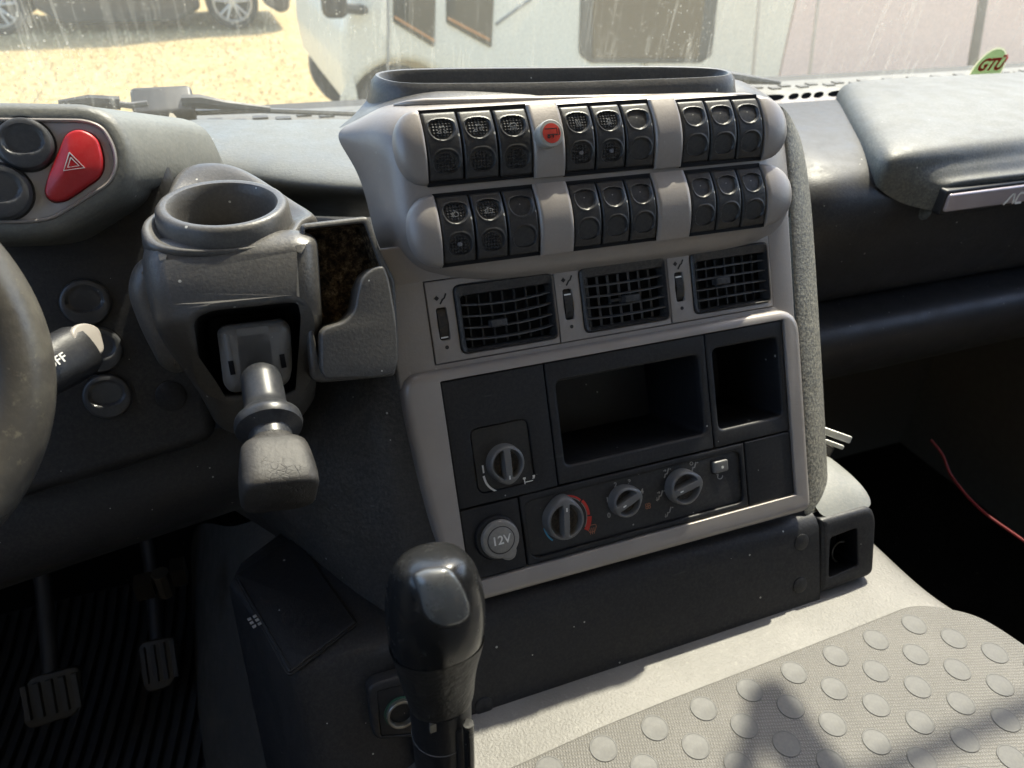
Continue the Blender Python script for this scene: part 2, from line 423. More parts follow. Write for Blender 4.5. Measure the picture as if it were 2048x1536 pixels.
def person_icon(px, py, k, mb):
    a, b = F(px, py, .0036)
    strokes([[(a+.001, b+.0042), (a-.0006, b+.0006), (a-.0010, b-.0004), (a-.0036, b-.0006)], [(a-.0030, b-.0008), (a-.0042, b-.0038)], [(a+.0022, b+.0030), (a+.0030, b+.0036)]], .0011, T(0, 0, ZP), mb=mb)
    if k in (0, 1): strokes([[(a-.0048, b+.0030), (a-.0022, b+.0030)], [(a-.003, b+.0040), (a-.0018, b+.0030), (a-.003, b+.0020)]], .0007, T(0, 0, ZP), mb=mb)
    if k in (1, 2): strokes([[(a-.0055, b-.001), (a-.0055, b-.0042)], [(a-.0064, b-.0030), (a-.0055, b-.0044), (a-.0046, b-.003)]], .0007, T(0, 0, ZP), mb=mb)
    if k == 3: strokes([arc(a-.004, b+.0038, .0016, 0, 360, 8)], .0006, T(0, 0, ZP), mb=mb)
mb = MB()
for px, py, k in ((1341, 1023, 2), (1324, 990, 1), (1336, 946, 0), (1391, 933, 3)): person_icon(px, py, k, mb)
obj('air_direction_scale', mb, M_PALE, cl, FACE)
bu, bv = F(1440, 932, .005)
b_ = obj('recirculation_button', plate(rrect(bu-.0078, bv-.0056, bu+.0078, bv+.0056, .0022), (), .0075, .0030, .0016, seg=4), M_KNOB, cl, FACE)
obj('climate_button_well', plate(rrect(bu-.0092, bv-.0070, bu+.0092, bv+.0070, .003), [rrect(bu-.0080, bv-.0058, bu+.0080, bv+.0058, .0022)], .0044, .003, .0005, .0004), M_PANEL, cl, FACE)
mb = MB().lathe([(.0013, 0), (.0013, .0003), (0, .0003)], 14, T(bu+.001, bv-.0008, .0075)); 
C('button_dot', mb, M_WHITE)
ru2, rv2 = F(1440, 952, .0036)
obj('recirculation_symbol', strokes([arc(ru2, rv2, .0028, 150, 360, 14), [(ru2-.0038, rv2+.0022), (ru2-.0018, rv2+.0020), (ru2-.0022, rv2)]], .0007, T(0, 0, ZP)), M_PALE, cl, FACE)

# -- 12V socket with flip cap
su, sv = F(1000, 1078, .012)
soc = C('power_socket', MB().lathe([(.0188, .002), (.0188, .0085), (.0178, .0098), (.0150, .0100), (.0150, .0)], 44, T(su-.0015, sv+.0005, 0)), M_PANEL)
capo = [(su+.0162*cos(radians(a)), sv+.0162*sin(radians(a))) for a in range(-45, 260, 8)]
lip = [F(1003, 1118, .012), F(1011, 1119.5, .012), F(1018, 1114, .012), F(1023, 1105, .012)]
capo = [(su+.0165*cos(radians(a)), sv+.0165*sin(radians(a))) for a in range(-48, 272, 8)]
ll = Vector((cos(radians(-66)), sin(radians(-66)))); lt = Vector((-ll.y, ll.x)); cc = Vector((su, sv))
lipp = [cc+ll*.0215+lt*q for q in (-.0052, -.0026, 0, .0026, .0052)]
lipp = [cc+ll*r_+lt*q for q, r_ in ((-.0062, .0172), (-.0036, .0198), (-.0014, .0208), (.0014, .0208), (.0036, .0198), (.0062, .0172))]
a0 = math.degrees(math.atan2(ll.y, ll.x))
capo = [(su+.0165*cos(radians(a0+26+k*(308/40))), sv+.0165*sin(radians(a0+26+k*(308/40)))) for k in range(41)]+[tuple(p) for p in lipp]
M_CAP = plastic('socket_cap_plastic', (.20, .19, .175, 1), .38, 1300, .1, .3, .1, .25)
cap = C('socket_cap', plate(capo, (), .0150, .0105, .0022, seg=4), M_CAP)
obj('cap_disc', plate([(su+.0112*cos(2*pi*k/40), sv+.0112*sin(2*pi*k/40)) for k in range(40)], (), .0157, .0140, .0008), M_CAP, cap, FACE)
obj('cap_groove', MB().lathe([(.0120, .0), (.0120, .00035), (.0112, .00035)], 40, T(su, sv, .0149)), M_INK, cap, FACE)
obj('lettering', textmb('12V', .0105, T(su, sv, .0158), bold=.00015), M_WHITE, cap, FACE)

# -- vent tiles
VH = [FP([(893, 573), (1103, 546), (1109, 680), (916, 710)]), FP([(1145, 540), (1326, 516), (1330, 642), (1157, 672)]), FP([(1364, 510), (1530, 487), (1536, 606), (1378, 632)])]
TE = [(0, .1096), (.1102, .2184), (.2190, .3286)]
M_VENT = plastic('vent_plastic', (.020, .020, .022, 1), .45, 1300, .15, .4, .1, .12)
M_FIN = plastic('vent_fin_lit', (.075, .075, .078, 1), .42, 1300, .1, .2, .1, .06)
M_FINB = plastic('vent_fin_shaded', (.030, .030, .032, 1), .42, 1300, .1, .2, .1, .06)
for i in range(3):
    h = VH[i]; a0_ = TE[i][0]
    u0 = [.0225, .1330, .2425][i]; u1 = [.1085, .2172, .3262][i]; v0, v1 = -.0615, -.0055
    tu_ = a0_+.0108                                   # thumb wheel slot centre line
    slot = rrect(tu_-.0042, -.0475, tu_+.0042, -.0215, .0022)
    tile = C('air_vent', plate(rrect(TE[i][0]+.0003, -.0657, TE[i][1]-.0003, -.0001, .0006), [rrect(u0, v0, u1, v1, .006), slot], .0008, -.0115, .0006, .0009, holedepth=-.0112), M_SILVER)
    # dark frame: thick sloping top, thin sides
    o1 = rrect(u0+.0006, v0+.0006, u1-.0006, v1-.0006, .0058); n1 = rrect(u0+.0052, v0+.0030, u1-.0018, v1-.0088, .0035); n2 = rrect(u0+.0060, v0+.0036, u1-.0026, v1-.0096, .003)
    mb = MB(); mb.loft([[(x_, y_, w_) for x_, y_ in l] for l, w_ in ((o1, -.011), (o1, .0012), (inset(o1, .0010), .0024), (n1, -.0005), (n2, -.0035), (n2, -.040))], cap1=True)
    obj('vent_frame', mb, M_VENT, tile, FACE)
    (U0, V0), (U1, V1) = (u0+.006, v0+.0036), (u1-.0026, v1-.0096)
    mb = MB()                                         # four horizontal louvres, bowed towards the viewer
    for k in range(4):
        vc = V0+(V1-V0)*(k+.86)/4.62; rows = []
        for q in range(13):
            s_ = q/12; u_ = U0+(U1-U0)*s_; bw = (.0022, .0012, .0002)[i]*(1-(2*s_-1)**2)
            dv_ = -(.0025, .0012, .0)[i]*(1-(2*s_-1)**2)
            rows.append([(u_, vc+dv_+a, b) for a, b in ((-.0007, -.0015+bw), (-.0004, -.0008+bw), (.0004, -.0008+bw), (.0006, -.0015+bw), (.0010, -.0075), (.0002, -.0077))])
        mb.loft(rows, True, True, True)
    obj('louvres', mb, M_FIN, tile, FACE)
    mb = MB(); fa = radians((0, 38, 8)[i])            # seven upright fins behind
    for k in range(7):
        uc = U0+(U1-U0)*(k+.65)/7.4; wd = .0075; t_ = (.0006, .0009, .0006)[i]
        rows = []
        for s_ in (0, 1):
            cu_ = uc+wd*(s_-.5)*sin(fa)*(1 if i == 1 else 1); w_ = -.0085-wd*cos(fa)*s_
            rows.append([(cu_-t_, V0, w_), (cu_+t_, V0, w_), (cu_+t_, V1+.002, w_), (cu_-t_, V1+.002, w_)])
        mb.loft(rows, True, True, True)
    obj('fins', mb, M_FIN if i == 1 else M_FINB, tile, FACE)  # middle fins get the lighter copy, painting in light on their faces
    kx, ky = F(*((998, 645), (1264, 596), (1446, 561))[i], .003)
    mb = plate(rrect(kx-.0072, ky-.0034, kx+.0072, ky+.0030, .0014), (), .0045, -.004, .0012)
    if i == 1: mb.box((kx-.018, ky-.0012, -.006), (kx-.006, ky+.0012, -.002))
    obj('vent_tab', mb, plastic('vent_tab_rubber%d' % i, (.022, .022, .024, 1), .6, 260, .9, .2, .2, .1), tile, FACE)
    # thumb wheel
    R_ = .024; cyv = -.0345
    prof = []
    mb = MB(); rows = []
    for k in range(29):
        th = radians(-34+68*k/28); rr_ = R_+(.00025 if k % 2 else 0)
        rows.append([(tu_-.0036, cyv+rr_*sin(th), -.0225+rr_*cos(th)), (tu_+.0036, cyv+rr_*sin(th), -.0225+rr_*cos(th))])
    mb.loft(rows, False); tw = obj('thumb_wheel', mb, plastic('thumb_wheel_rubber%d' % i, (.014, .013, .012, 1), .55, 500, .6, .3, .2, .35 if i == 0 else .1, dustcol=(.14, .09, .04, 1)), tile, FACE)
    mv = (-.0455, -.0262, -.0255)[i]; dz = mv-cyv; wz = -.0225+sqrt(max(0, (R_+.0006)**2-dz*dz))
    obj('wheel_mark', MB().box((tu_-.0030, mv-.0006, wz-.0015), (tu_+.0030, mv+.0006, wz)), M_WHITE, tile, FACE)
    mb = MB().lathe([(.0016, -.0006), (.0016, .0002), (0, .0002)], 16, T(tu_+.0003, -.0535, .0009))
    iu, iv = tu_+.0003, -.0150
    mb.lathe([(.0016, -.0006), (.0016, .0002), (0, .0002)], 12, T(iu-.0028, iv+.0012, .0009))
    strokes([[(iu+.0052, iv+.0042), (iu+.0035, iv+.0008), (iu+.0012, iv-.0006)], [(iu+.0016, iv-.0006), (iu-.0006, iv-.0036)]], .0013, T(0, 0, .0009), mb=mb)
    strokes([[(iu-.0050, iv+.0012), (iu-.0008, iv+.0012)], [(iu-.0028, iv-.0008), (iu-.0028, iv+.0034)]], .0006, T(0, 0, .0009), mb=mb)
    obj('symbol', mb, M_INK, tile, FACE)

# -- switch housing: a belly-shaped body with two barrel-shaped rows
BW = .020                                            # front of the belly
hs = []                                              # (pixel lists for top -> bottom, w) sections from left wing to right end
HP = [([(745, 222), (712, 240), (666, 264), (690, 303), (716, 345), (732, 395), (742, 440), (752, 480), (768, 515), (790, 540)], [-.035, -.035, -.034, -.036, -.038, -.040, -.040, -.036, -.030, -.024]),
      ([(768, 212), (745, 226), (726, 262), (738, 310), (752, 355), (760, 400), (766, 440), (775, 480), (790, 515), (808, 545)], [-.022, -.016, -.012, -.010, -.010, -.010, -.010, -.010, -.012, -.016]),
      ([(800, 206), (783, 224), (772, 262), (778, 310), (788, 355), (793, 400), (797, 440), (806, 480), (822, 520), (838, 552)], [-.012, .004, .012, .014, .014, .014, .014, .012, .004, -.008]),
      ([(846, 203), (836, 212), (822, 262), (828, 310), (838, 355), (843, 400), (848, 440), (856, 485), (864, 535), (868, 553)], [-.010, .012, .019, .020, .020, .020, .020, .019, .012, -.006])]
rows = [[(*F(x_, y_, w_), w_) for (x_, y_), w_ in zip(pl, wl)] for pl, wl in HP]
def hsec(u, dv=0., k=1.):
    vs = [.1395, .1350, .112, .092, .075, .058, .040, .022, .002, -.006]; ws = [-.012, .012, .0195, .020, .020, .020, .020, .019, .012, -.006]
    return [(u, v_+dv, w_) for v_, w_ in zip(vs, ws)]
for u_ in (.05, .11, .17, .23, .29): rows.append(hsec(u_, -.0035-.008*u_))
HR = [([(1505, 192), (1508, 200), (1520, 235), (1528, 285), (1532, 330), (1536, 365), (1540, 400), (1543, 440), (1530, 470), (1526, 483)], [-.010, .010, .018, .020, .020, .020, .020, .018, .010, -.006]),
      ([(1535, 198), (1548, 212), (1560, 245), (1566, 290), (1570, 330), (1574, 370), (1577, 405), (1575, 435), (1560, 458), (1552, 470)], [-.016, -.006, .004, .008, .009, .009, .008, .004, -.004, -.010]),
      ([(1540, 200), (1556, 218), (1568, 250), (1574, 290), (1578, 330), (1581, 370), (1583, 405), (1581, 435), (1566, 458), (1556, 468)], [-.03, -.025, -.02, -.02, -.02, -.02, -.02, -.02, -.022, -.025])]
rows += [[(*F(x_, y_, w_), w_) for (x_, y_), w_ in zip(pl, wl)] for pl, wl in HR]
C('switch_housing', MB().loft(rows, False), M_SILVER, sub=3)
# rows: barrel about the u axis.  rv() gives centre height, u limits from the photograph
RH, RB = .0265, .0075                                # half height and bulge of the barrel
WB = .0225                                           # base height of the barrel above the face plane
def rowv(r, u):
    if r == 0: a = F(905, 290, .028); b = F(1500, 255, .028)
    else: a = F(915, 457, .028); b = F(1505, 392, .028)
    return a[1]+(b[1]-a[1])*(u-a[0])/(b[0]-a[0])
def barrel(v): return WB+RB*(1-(v/RH)**2)
GX = [[(850, 1064), (1126, 1307), (1361, 1524)], [(880, 1078), (1143, 1312), (1378, 1530)]]
GY = [[290, 270, 255], [455, 420, 395]]
def pad(u0, u1, r, name, capside=0, W=.0015, mat=None, base=.006):
    """a silver pad of the row between switch groups; capside -1/+1 makes the D-shaped end"""
    nu, nv = 16, 24; rows = []
    for j in range(nv+1):
        t = -1+2*j/nv; row = []
        for i in range(nu+1):
            s_ = i/nu
            if capside == 0: uu = u0+(u1-u0)*s_; e = min(s_, 1-s_)*(u1-u0)
            elif capside < 0: L = (u1-u0)*sqrt(max(0, 1-abs(t)**2.3)); uu = u1-L*s_; e = min((u1-uu)*1., L-(u1-uu)) if L > 1e-6 else 0
            else: L = (u1-u0)*sqrt(max(0, 1-abs(t)**2.3)); uu = u0+L*s_; e = 9
            v_ = t*(RH+.0012)
            if capside == 0:
                edge = max(0, 1-e/.0022); w_ = barrel(v_*.96)+W-.0016*edge**2.5
            else:
                d = (u1-uu if capside < 0 else uu-u0)/(u1-u0)
                Lq = sqrt(max(0, 1-abs(t)**2.3)) or 1e-6
                q = min(1, d/Lq)
                w_ = WB-.003+(barrel(v_*.96)+W-WB+.003)*sqrt(max(0, 1-q**2.6)) if Lq > 1e-4 else WB-.003
                if d < .06: w_ -= .0010*(1-d/.06)**2
            row.append((uu, rowv(r, (u0+u1)/2)+v_, w_))
        rows.append(row)
    mb = MB().loft(rows, False)
    if capside == 0:                                  # side and end walls
        for L_ in ([r_[0] for r_ in rows], [r_[-1] for r_ in rows], rows[0], rows[-1]):
            mb.loft([L_, [(p[0], p[1], BW-.004) for p in L_]], False)
    else:
        L_ = [r_[0] for r_ in rows]; mb.loft([L_, [(p[0], p[1], BW-.004) for p in L_]], False)
    return C(name, mb, mat or M_SILVER, ang=50)
def dimple(x, y, kind):
    """signed shape of the thumb ovals: 1 inside, falling to 0 outside"""
    if kind == 'up': cx_, cy_, a, bt, bb = 0, .0112, .0081, .0060, .0092; cy_ += .002
    else: cx_, cy_, a, bt, bb = 0, -.0112, .0081, .0088, .0068; cy_ -= .0015
    dx = (x-cx_)/a; dy = (y-cy_)/(bt if y > cy_ else bb)
    flat = (3.2 if y > cy_ else 2.1) if kind == 'up' else (2.1 if y > cy_ else 2.8)
    d = (abs(dx)**2.3+abs(dy)**flat)**.5
    return d
def switch_mb(sw, kind):
    """rocker switch: barrel-curved key with two pressed ovals; kind plain / textured"""
    nu, nv = 44, 92; hv = RH-.0014; rows = []
    for j in range(nv+1):
        y = -hv+2*hv*j/nv; row = []
        for i in range(nu+1):
            x = -sw/2+sw*i/nu
            w_ = barrel(y)
            ex = min(x+sw/2, sw/2-x); ey = min(y+hv, hv-y)
            r_ = .0020
            for e in (ex, ey):
                if e < r_: w_ -= r_-sqrt(max(0, r_*r_-(r_-e)**2))
            for kd in ('up', 'down'):
                d = dimple(x, y, kd)
                if d < 1.22:
                    s_ = min(1, max(0, (1.04-d)/.10)); s_ = s_*s_*(3-2*s_)
                    w_ -= .0016*s_
                    if 1.0 < d < 1.22: w_ += .00045*math.sin((d-1.0)/.22*pi)
                    if kind and d < .84: w_ += .0012*max(0, sin((x+y)*2*pi/.0044)*sin((x-y)*2*pi/.0044)*1.4)*min(1, (.84-d)*6)
            row.append((x, y, w_))
        rows.append(row)
    mb = MB().loft(rows, False)
    for L_ in ([q[0] for q in rows], [q[-1] for q in rows], rows[0], rows[-1]): mb.loft([L_, [(p[0], p[1], BW-.006) for p in L_]], False)
    return mb
proto = {}
def lens_icon(kind, mat_parent, L):
    z = barrel(.0115)-.0004; X = T(0, .0105, z+.0002) @ Matrix.Scale(.80, 4); m = MB(); k = .0016
    if kind == 'lock': strokes([arc(-.0022, -.0012, .0011, 0, 360, 10), arc(.0022, -.0012, .0011, 0, 360, 10), arc(0, .0012, .0026, 20, 160, 8)], .0006, X, .0008, m)
    if kind == 'lock_high': strokes([arc(-.0022, -.0012, .0011, 0, 360, 10), arc(.0022, -.0004, .0011, 0, 360, 10), arc(.0005, .0016, .0026, 0, 140, 8)], .0006, X, .0008, m)
    if kind == 'lamp': strokes([arc(0, .0008, .0030, 10, 170, 10)+[(-.003, .0008), (.003, .0008)]]+[[(a, -.0003), (a*1.35, -.0028)] for a in (-.0022, -.0011, 0, .0011, .0022)], .0006, X, .0008, m)
    if kind == 'wave': strokes([[(a+.0006*sin(q), q*.0011-.003) for q in range(6)] for a in (-.0018, 0, .0018)], .0006, X, .0008, m)
    if kind == 'work': strokes([arc(0, .0012, .0015, 0, 360, 10), [(-.0025, -.0025), (0, -.0005), (.0025, -.0025)], [(-.0028, .0005), (.0028, -.0012)], [(0, -.0005), (0, -.0034)]], .0007, X, .0008, m)
    if kind == 'abs': strokes([arc(0, 0, .0022, 0, 360, 20), arc(0, 0, .0033, 140, 230, 8)], .0006, X, .0008, m)
    if kind == 'battery': strokes([[(-.003, -.0018), (.003, -.0018), (.003, .0018), (-.003, .0018), (-.003, -.0018)], [(-.0018, 0), (-.0006, 0)], [(.0006, 0), (.0018, 0)], [(.0012, -.0006), (.0012, .0006)], [(-.0018, .0024), (-.0008, .0024)], [(.0008, .0024), (.0018, .0024)]], .0006, X, .0008, m)
    return m
layout = [[('lock', 0), ('lock_high', 0), ('lamp', 0), ('wave', 1), ('work', 1), None, None, None, None],
          [('abs', 1), ('battery', 0), None, None, None, None, None, None, None]]
swlab = {'lock': 'textured rocker with axle lock symbol', 'lock_high': 'textured rocker with raised axle lock symbol', 'lamp': 'textured rocker with lamp symbol', 'wave': 'textured rocker with heat wave symbol and indicator dot',
         'work': 'textured rocker with work light symbol and indicator dot', 'abs': 'textured rocker with brake ring symbol and indicator dot', 'battery': 'textured rocker with battery symbol'}
for r in (0, 1):
    ends = []
    for g in range(3):
        x0, x1 = GX[r][g]; y_ = GY[r][g]
        u0 = F(x0, y_, .027)[0]; u1 = F(x1, y_, .027)[0]; ends.append((u0, u1)); sw = (u1-u0)/3
        um = (u0+u1)/2; vm = rowv(r, um)
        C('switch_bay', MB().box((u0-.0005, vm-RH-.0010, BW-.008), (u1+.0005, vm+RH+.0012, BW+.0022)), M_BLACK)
        for q in range(3):
            it = layout[r][g*3+q]; kd = 1 if it else 0; key = (kd,)
            uc = u0+sw*(q+.5); vc = rowv(r, uc); L = T(uc, vc, 0)
            if key not in proto:
                o = obj('rocker_switch', switch_mb(.0225, kd), M_SWITCH, con, local=L); proto[key] = o
            else:
                o = proto[key].copy(); COL.objects.link(o); o.parent = con; o.matrix_local = L; WM[o] = FACE @ L
                if 'label' in o: del o['label']
            o.scale = ((sw-.0011)/.0225, 1, 1)
            WM[o] = FACE @ L
            o['label'] = swlab[it[0]] if it else 'plain black rocker blank with two smooth ovals'
            if it:
                obj('symbol', lens_icon(it[0], None, L), M_PALE, o, local=ID)
                if it[1]: obj('indicator_dot', MB().lathe([(.0017, 0), (.0017, .0010), (.0012, .0014), (0, .0014)], 14, T(0, -.0118, barrel(.0118)-.0012)), plastic('indicator_lens_%s' % it[0], (.16, .16, .17, 1), .4, 900, .1, 0), o, local=ID)
    # pads and end caps
    p1 = pad(ends[0][1]+.0004, ends[1][0]-.0004, r, 'row_pad'); pad(ends[1][1]+.0004, ends[2][0]-.0004, r, 'row_pad')
    lx = F(786 if r == 0 else 812, 290 if r == 0 else 455, .022)[0]; rx = F(1563 if r == 0 else 1575, 240 if r == 0 else 392, .016)[0]
    pad(lx, ends[0][0]-.0006, r, 'row_end_cap', -1); pad(ends[2][1]+.0004, rx, r, 'row_end_cap', 1)
# red push button on the first pad
bu, bv = F(1100, 268, .040)
bz = barrel(0)+.0010
btn = C('push_button', MB().lathe([(.0098, 0), (.0100, .006), (.0102, .0066), (.0102, .0112), (.0096, .0120), (.0074, .0122), (.0074, .0116), (0, .0116)], 36, T(bu, bv, bz)), plastic('button_ring', (.34, .33, .30, 1), .35, 1300, .05, 0))
obj('red_lens', MB().lathe([(.0073, 0), (.0073, .0010), (0, .0013)], 30, T(bu, bv, bz+.0114)), simple('red_button', (.62, .055, .035, 1), .4), btn, FACE)
X = T(bu, bv, bz+.0128)
obj('trailer_symbol', strokes([[(-.0055, .0032), (.0042, .0032), (.0042, -.0012), (-.004, -.0012)], [(.0060, .0030), (.0060, -.0016), (.0030, -.0016)], arc(-.0028, -.0026, .0009, 0, 360, 8), [(.0008, -.0014), (.0008, -.0034)]], .0007, X, .0004), M_INK, btn, FACE)

# -- rest of the console body: dusty right flank, grained left flank, top tray
def FW3(x, y, w): u, v = F(x, y, w); return Vector((u, v, w))
rf = []
for (xa, ya), (xm, ym), (xb, yb) in (((1556, 212), (1582, 232), (1600, 262)), ((1566, 246), (1592, 262), (1613, 300)), ((1582, 400), (1610, 400), (1628, 410)), ((1586, 560), (1616, 560), (1637, 565)),
                                     ((1597, 700), (1626, 700), (1646, 700)), ((1608, 860), (1636, 860), (1655, 860)), ((1614, 985), (1642, 985), (1661, 985)), ((1606, 1030), (1636, 1024), (1660, 1010))):
    rf.append([FW3(xa, ya, -.006), FW3(xa+8, ya, -.005), FW3(xm, ym, -.009), FW3(xb-6, yb, -.022), FW3(xb, yb, -.034), FW3(xb, yb, -.034)+Vector((.002, 0, -.03)), FW3(xb, yb, -.034)+Vector((0, 0, -.12))])
C('right_flank', MB().loft(rf, False), M_DUSTY, sub=2)
def wpt(x, y, w): return atw(x, y, w)
lf = []
A = [F(792, 640, 0), F(804, 735, 0), (-.0305, -.105), (-.0258, -.172), (-.0192, -.222), (-.001, -.2685)]
A = [FACE @ Vector((a, b, -.0075)) for a, b in A]
Bm = [atw(690, 640, -.05), atw(716, 790, -.03), atw(728, 880, -.026), atw(756, 1000, -.022), atw(790, 1110, -.020), atw(838, 1215, -.016)]
Bn = [atw(620, 640, -.10), atw(600, 830, -.09), atw(600, 930, -.085), atw(630, 1050, -.075), atw(690, 1150, -.06), Vector((.083, .415, -.548))]
Bo = [atw(500, 640, -.16), atw(480, 870, -.17), atw(470, 960, -.17), atw(520, 1025, -.15), atz(640, 1130, -.545), Vector((.064, .418, -.552))]
Bp = [atw(430, 640, -.22), atw(400, 900, -.24), atw(410, 1000, -.24), atz(555, 1060, -.556), atz(690, 1205, -.553), Vector((.060, .430, -.56))]
obj('left_flank', MB().loft([[A[i], A[i]*.55+Bm[i]*.45+Vector((-.004, 0, 0)), Bm[i], Bn[i], Bo[i], Bp[i]] for i in range(6)], False), M_LEATHER, con, sub=2)
# tray behind the switches
def rring(z, pts): return [atz(x, y, z) for x, y in pts]
def cr(pts, n):                                       # closed Catmull-Rom through points
    out = []; m = len(pts)
    for i in range(m):
        p0, p1, p2, p3 = (Vector(pts[(i+k-1) % m]) for k in range(4))
        for k in range(n):
            t = k/n; out.append(.5*((2*p1)+(p2-p0)*t+(2*p0-5*p1+4*p2-p3)*t*t+(3*p1-p0-3*p2+p3)*t**3))
    return out
ZR = -.138
inn = cr(rring(ZR, [(762, 150), (800, 163), (900, 165), (1100, 163), (1300, 157), (1420, 152), (1452, 146), (1420, 138), (1300, 135), (1100, 137), (900, 139), (800, 142)]), 6)
def off(r, d, dz):
    c = sum(r, Vector())/len(r); out = []
    for i, p in enumerate(r):
        t = (r[(i+1) % len(r)]-r[i-1]); n_ = Vector((t.y, -t.x, 0)).normalized()
        if n_.dot(p-c) < 0 and abs((p-c).y) > .01: pass
        out.append(p+n_*d+Vector((0, 0, dz)))
    return out
sg = 1
t0 = inn[3]-inn[1]; n0 = Vector((t0.y, -t0.x, 0)); c0 = sum(inn, Vector())/len(inn)
sg = 1 if n0.dot(inn[2]-c0) > 0 else -1
rings = [off(inn, -sg*.004, -.050), off(inn, -sg*.002, -.012), off(inn, 0, -.003), off(inn, sg*.002, 0), off(inn, sg*.0045, .0004), off(inn, sg*.0085, -.004), off(inn, sg*.010, -.010), off(inn, sg*.014, -.022), off(inn, sg*.022, -.060)]
obj('top_tray', MB().loft(rings, True, cap0=True), M_GREY, con)
# shoulder between the tray and the light trim line, running into the wing on the left
sh = []
for pr in ([(668, 263, -.036), (690, 245, -.045), (712, 228, -.055), (740, 190, -.070)], [(716, 238, -.034), (738, 222, -.040), (752, 205, -.050), (770, 176, -.066)],
           [(768, 212, -.024), (776, 204, -.024), (790, 194, -.032), (806, 175, -.046)], [(850, 203, -.008), (850, 199, -.004), (856, 188, -.012), (858, 172, -.026)], [(1000, 199, -.008), (1000, 195, -.004), (1000, 182, -.012), (1000, 168, -.024)], [(1200, 195, -.008), (1200, 190, -.004), (1200, 178, -.012), (1200, 164, -.024)],
           [(1400, 192, -.008), (1400, 188, -.004), (1400, 174, -.012), (1400, 158, -.024)], [(1505, 192, -.008), (1502, 187, -.004), (1490, 172, -.014), (1470, 156, -.028)], [(1540, 199, -.022), (1530, 191, -.022), (1515, 180, -.030), (1490, 165, -.044)], [(1552, 206, -.05), (1545, 198, -.05), (1530, 188, -.055), (1510, 175, -.07)]):
    sh.append([FW3(*p) for p in pr])
C('top_shoulder', MB().loft(sh, False), M_GREY, sub=2)
# light trim bead along the top of the switch housing
C('trim_bead', MB().tube([FW3(x, y, w) for x, y, w in [(788, 210, -.012), (815, 206.5, -.004), (850, 204.5, 0), (950, 202, .001), (1100, 199, .001), (1250, 196, .001), (1400, 193.5, .001), (1490, 192.5, 0), (1520, 196, -.006), (1545, 206, -.014)]], [.001, .0022]+[.0030]*6+[.0022, .001], 10), M_SILVER2)

# ================================================================== LOWER CONSOLE BOX
YB, ZB = .395, -.531
low = thing('lower_console_box', 'black lower console box on the engine tunnel with a flat lid and lighter socket', 'storage box', T(.3, YB, -.62))
LT = radians(22); LO = Vector((0, YB, -.511)); LV, LN = Vector((0, sin(LT), cos(LT))), Vector((0, -cos(LT), sin(LT)))
YM = Matrix(((1, 0, 0, 0), (0, LV.y, LN.y, LO.y), (0, LV.z, LN.z, LO.z), (0, 0, 0, 1)))     # (x, v, out) -> world, plane of the leaning front
def atl(px, py, w_=0.): d = ray(px, py); P = LO+LN*w_; return d*(P.dot(LN)/d.dot(LN))
def YF(px, py, w_=0.): q_ = atl(px, py, w_)-LO; return (q_.x, q_.dot(LV))
# right long front: rounded top edge then flat down to the seat
prof = [(.012, -.090), (.006, -.030), (.001, -.010), (-.004, -.004), (-.011, -.0005), (-.022, 0), (-.16, 0), (-.21, -.001)]
vt = lambda x: (YF(958, 1216)[1]+(YF(1636, 1034)[1]-YF(958, 1216)[1])*min(1, max(0, (x-.145)/.35))) - (0 if x > .12 else (.12-x)*.6)
xs = [.070, .09, .12, .20, .30, .40, YF(1640, 1110)[0]-.0006]
obj('front_panel', MB().loft([[(x, vt(x)+a_, b_) for a_, b_ in prof] for x in xs], False), M_DARK, low, YM, ang=60)
eo = [YF(1643, 1040), YF(1745, 1012), YF(1754, 1040), YF(1748, 1150), YF(1640, 1188)]
eh = [YF(1659, 1075), YF(1714, 1054), YF(1716, 1130), YF(1656, 1156)]
endp = obj('end_cap', plate(rpoly(eo, [.003, .010, .006, .010, .004]), [rpoly(eh, .004)], 0.001, -.10, .006, .0008, holedepth=-.03), M_DARK, low, YM)
mb = MB(); hl = rpoly(eh, .004); mb.loft([[(a, b, -.001) for a, b in hl], [(a, b, -.030) for a, b in hl]], cap1=True)
obj('opening_liner', mb, M_BLACK, endp, YM)
hx, hz = YF(1685, 1100, -.02); obj('opening_ring', MB().lathe([(.0105, 0), (.0115, .001), (.0125, 0)], 28, YM @ T(hx-.004, hz, -.018)), M_GREY, endp)
mb = MB(); e0 = [atl(x, y, -.003) for x, y in [(1643, 1040), (1680, 1030), (1720, 1020), (1749, 1014)]]
e1 = [p+Vector((0, .018, .012)) for p in e0]; e2 = [p+Vector((0, .055, .020)) for p in e0]; e3 = [p+Vector((.002, .10, .020)) for p in e0]
e3[2] += Vector((-.005, 0, 0)); e3[3] += Vector((-.012, 0, -.004)); e2[3] += Vector((-.002, 0, -.006))
e4 = [p+Vector((0, 0, -.10)) for p in e3]
obj('end_cap_top', MB().loft([e0, e1, e2, e3, e4], False), plastic('glare_cap_top', (.20, .205, .19, 1), .42, 400, .3, .4, .08, .2), endp, sub=2)  # pale base stands for sun glare on this top, with a dust film
for px, py in ((1603, 1084), (1600, 1170), (968, 1412)):
    x, z = YF(px, py); obj('screw_cover', MB().lathe([(.0085, .0), (.0085, .0006), (.0075, .0012), (0, .0012)], 26, YM @ T(x, z, 0)), M_DARK, low)
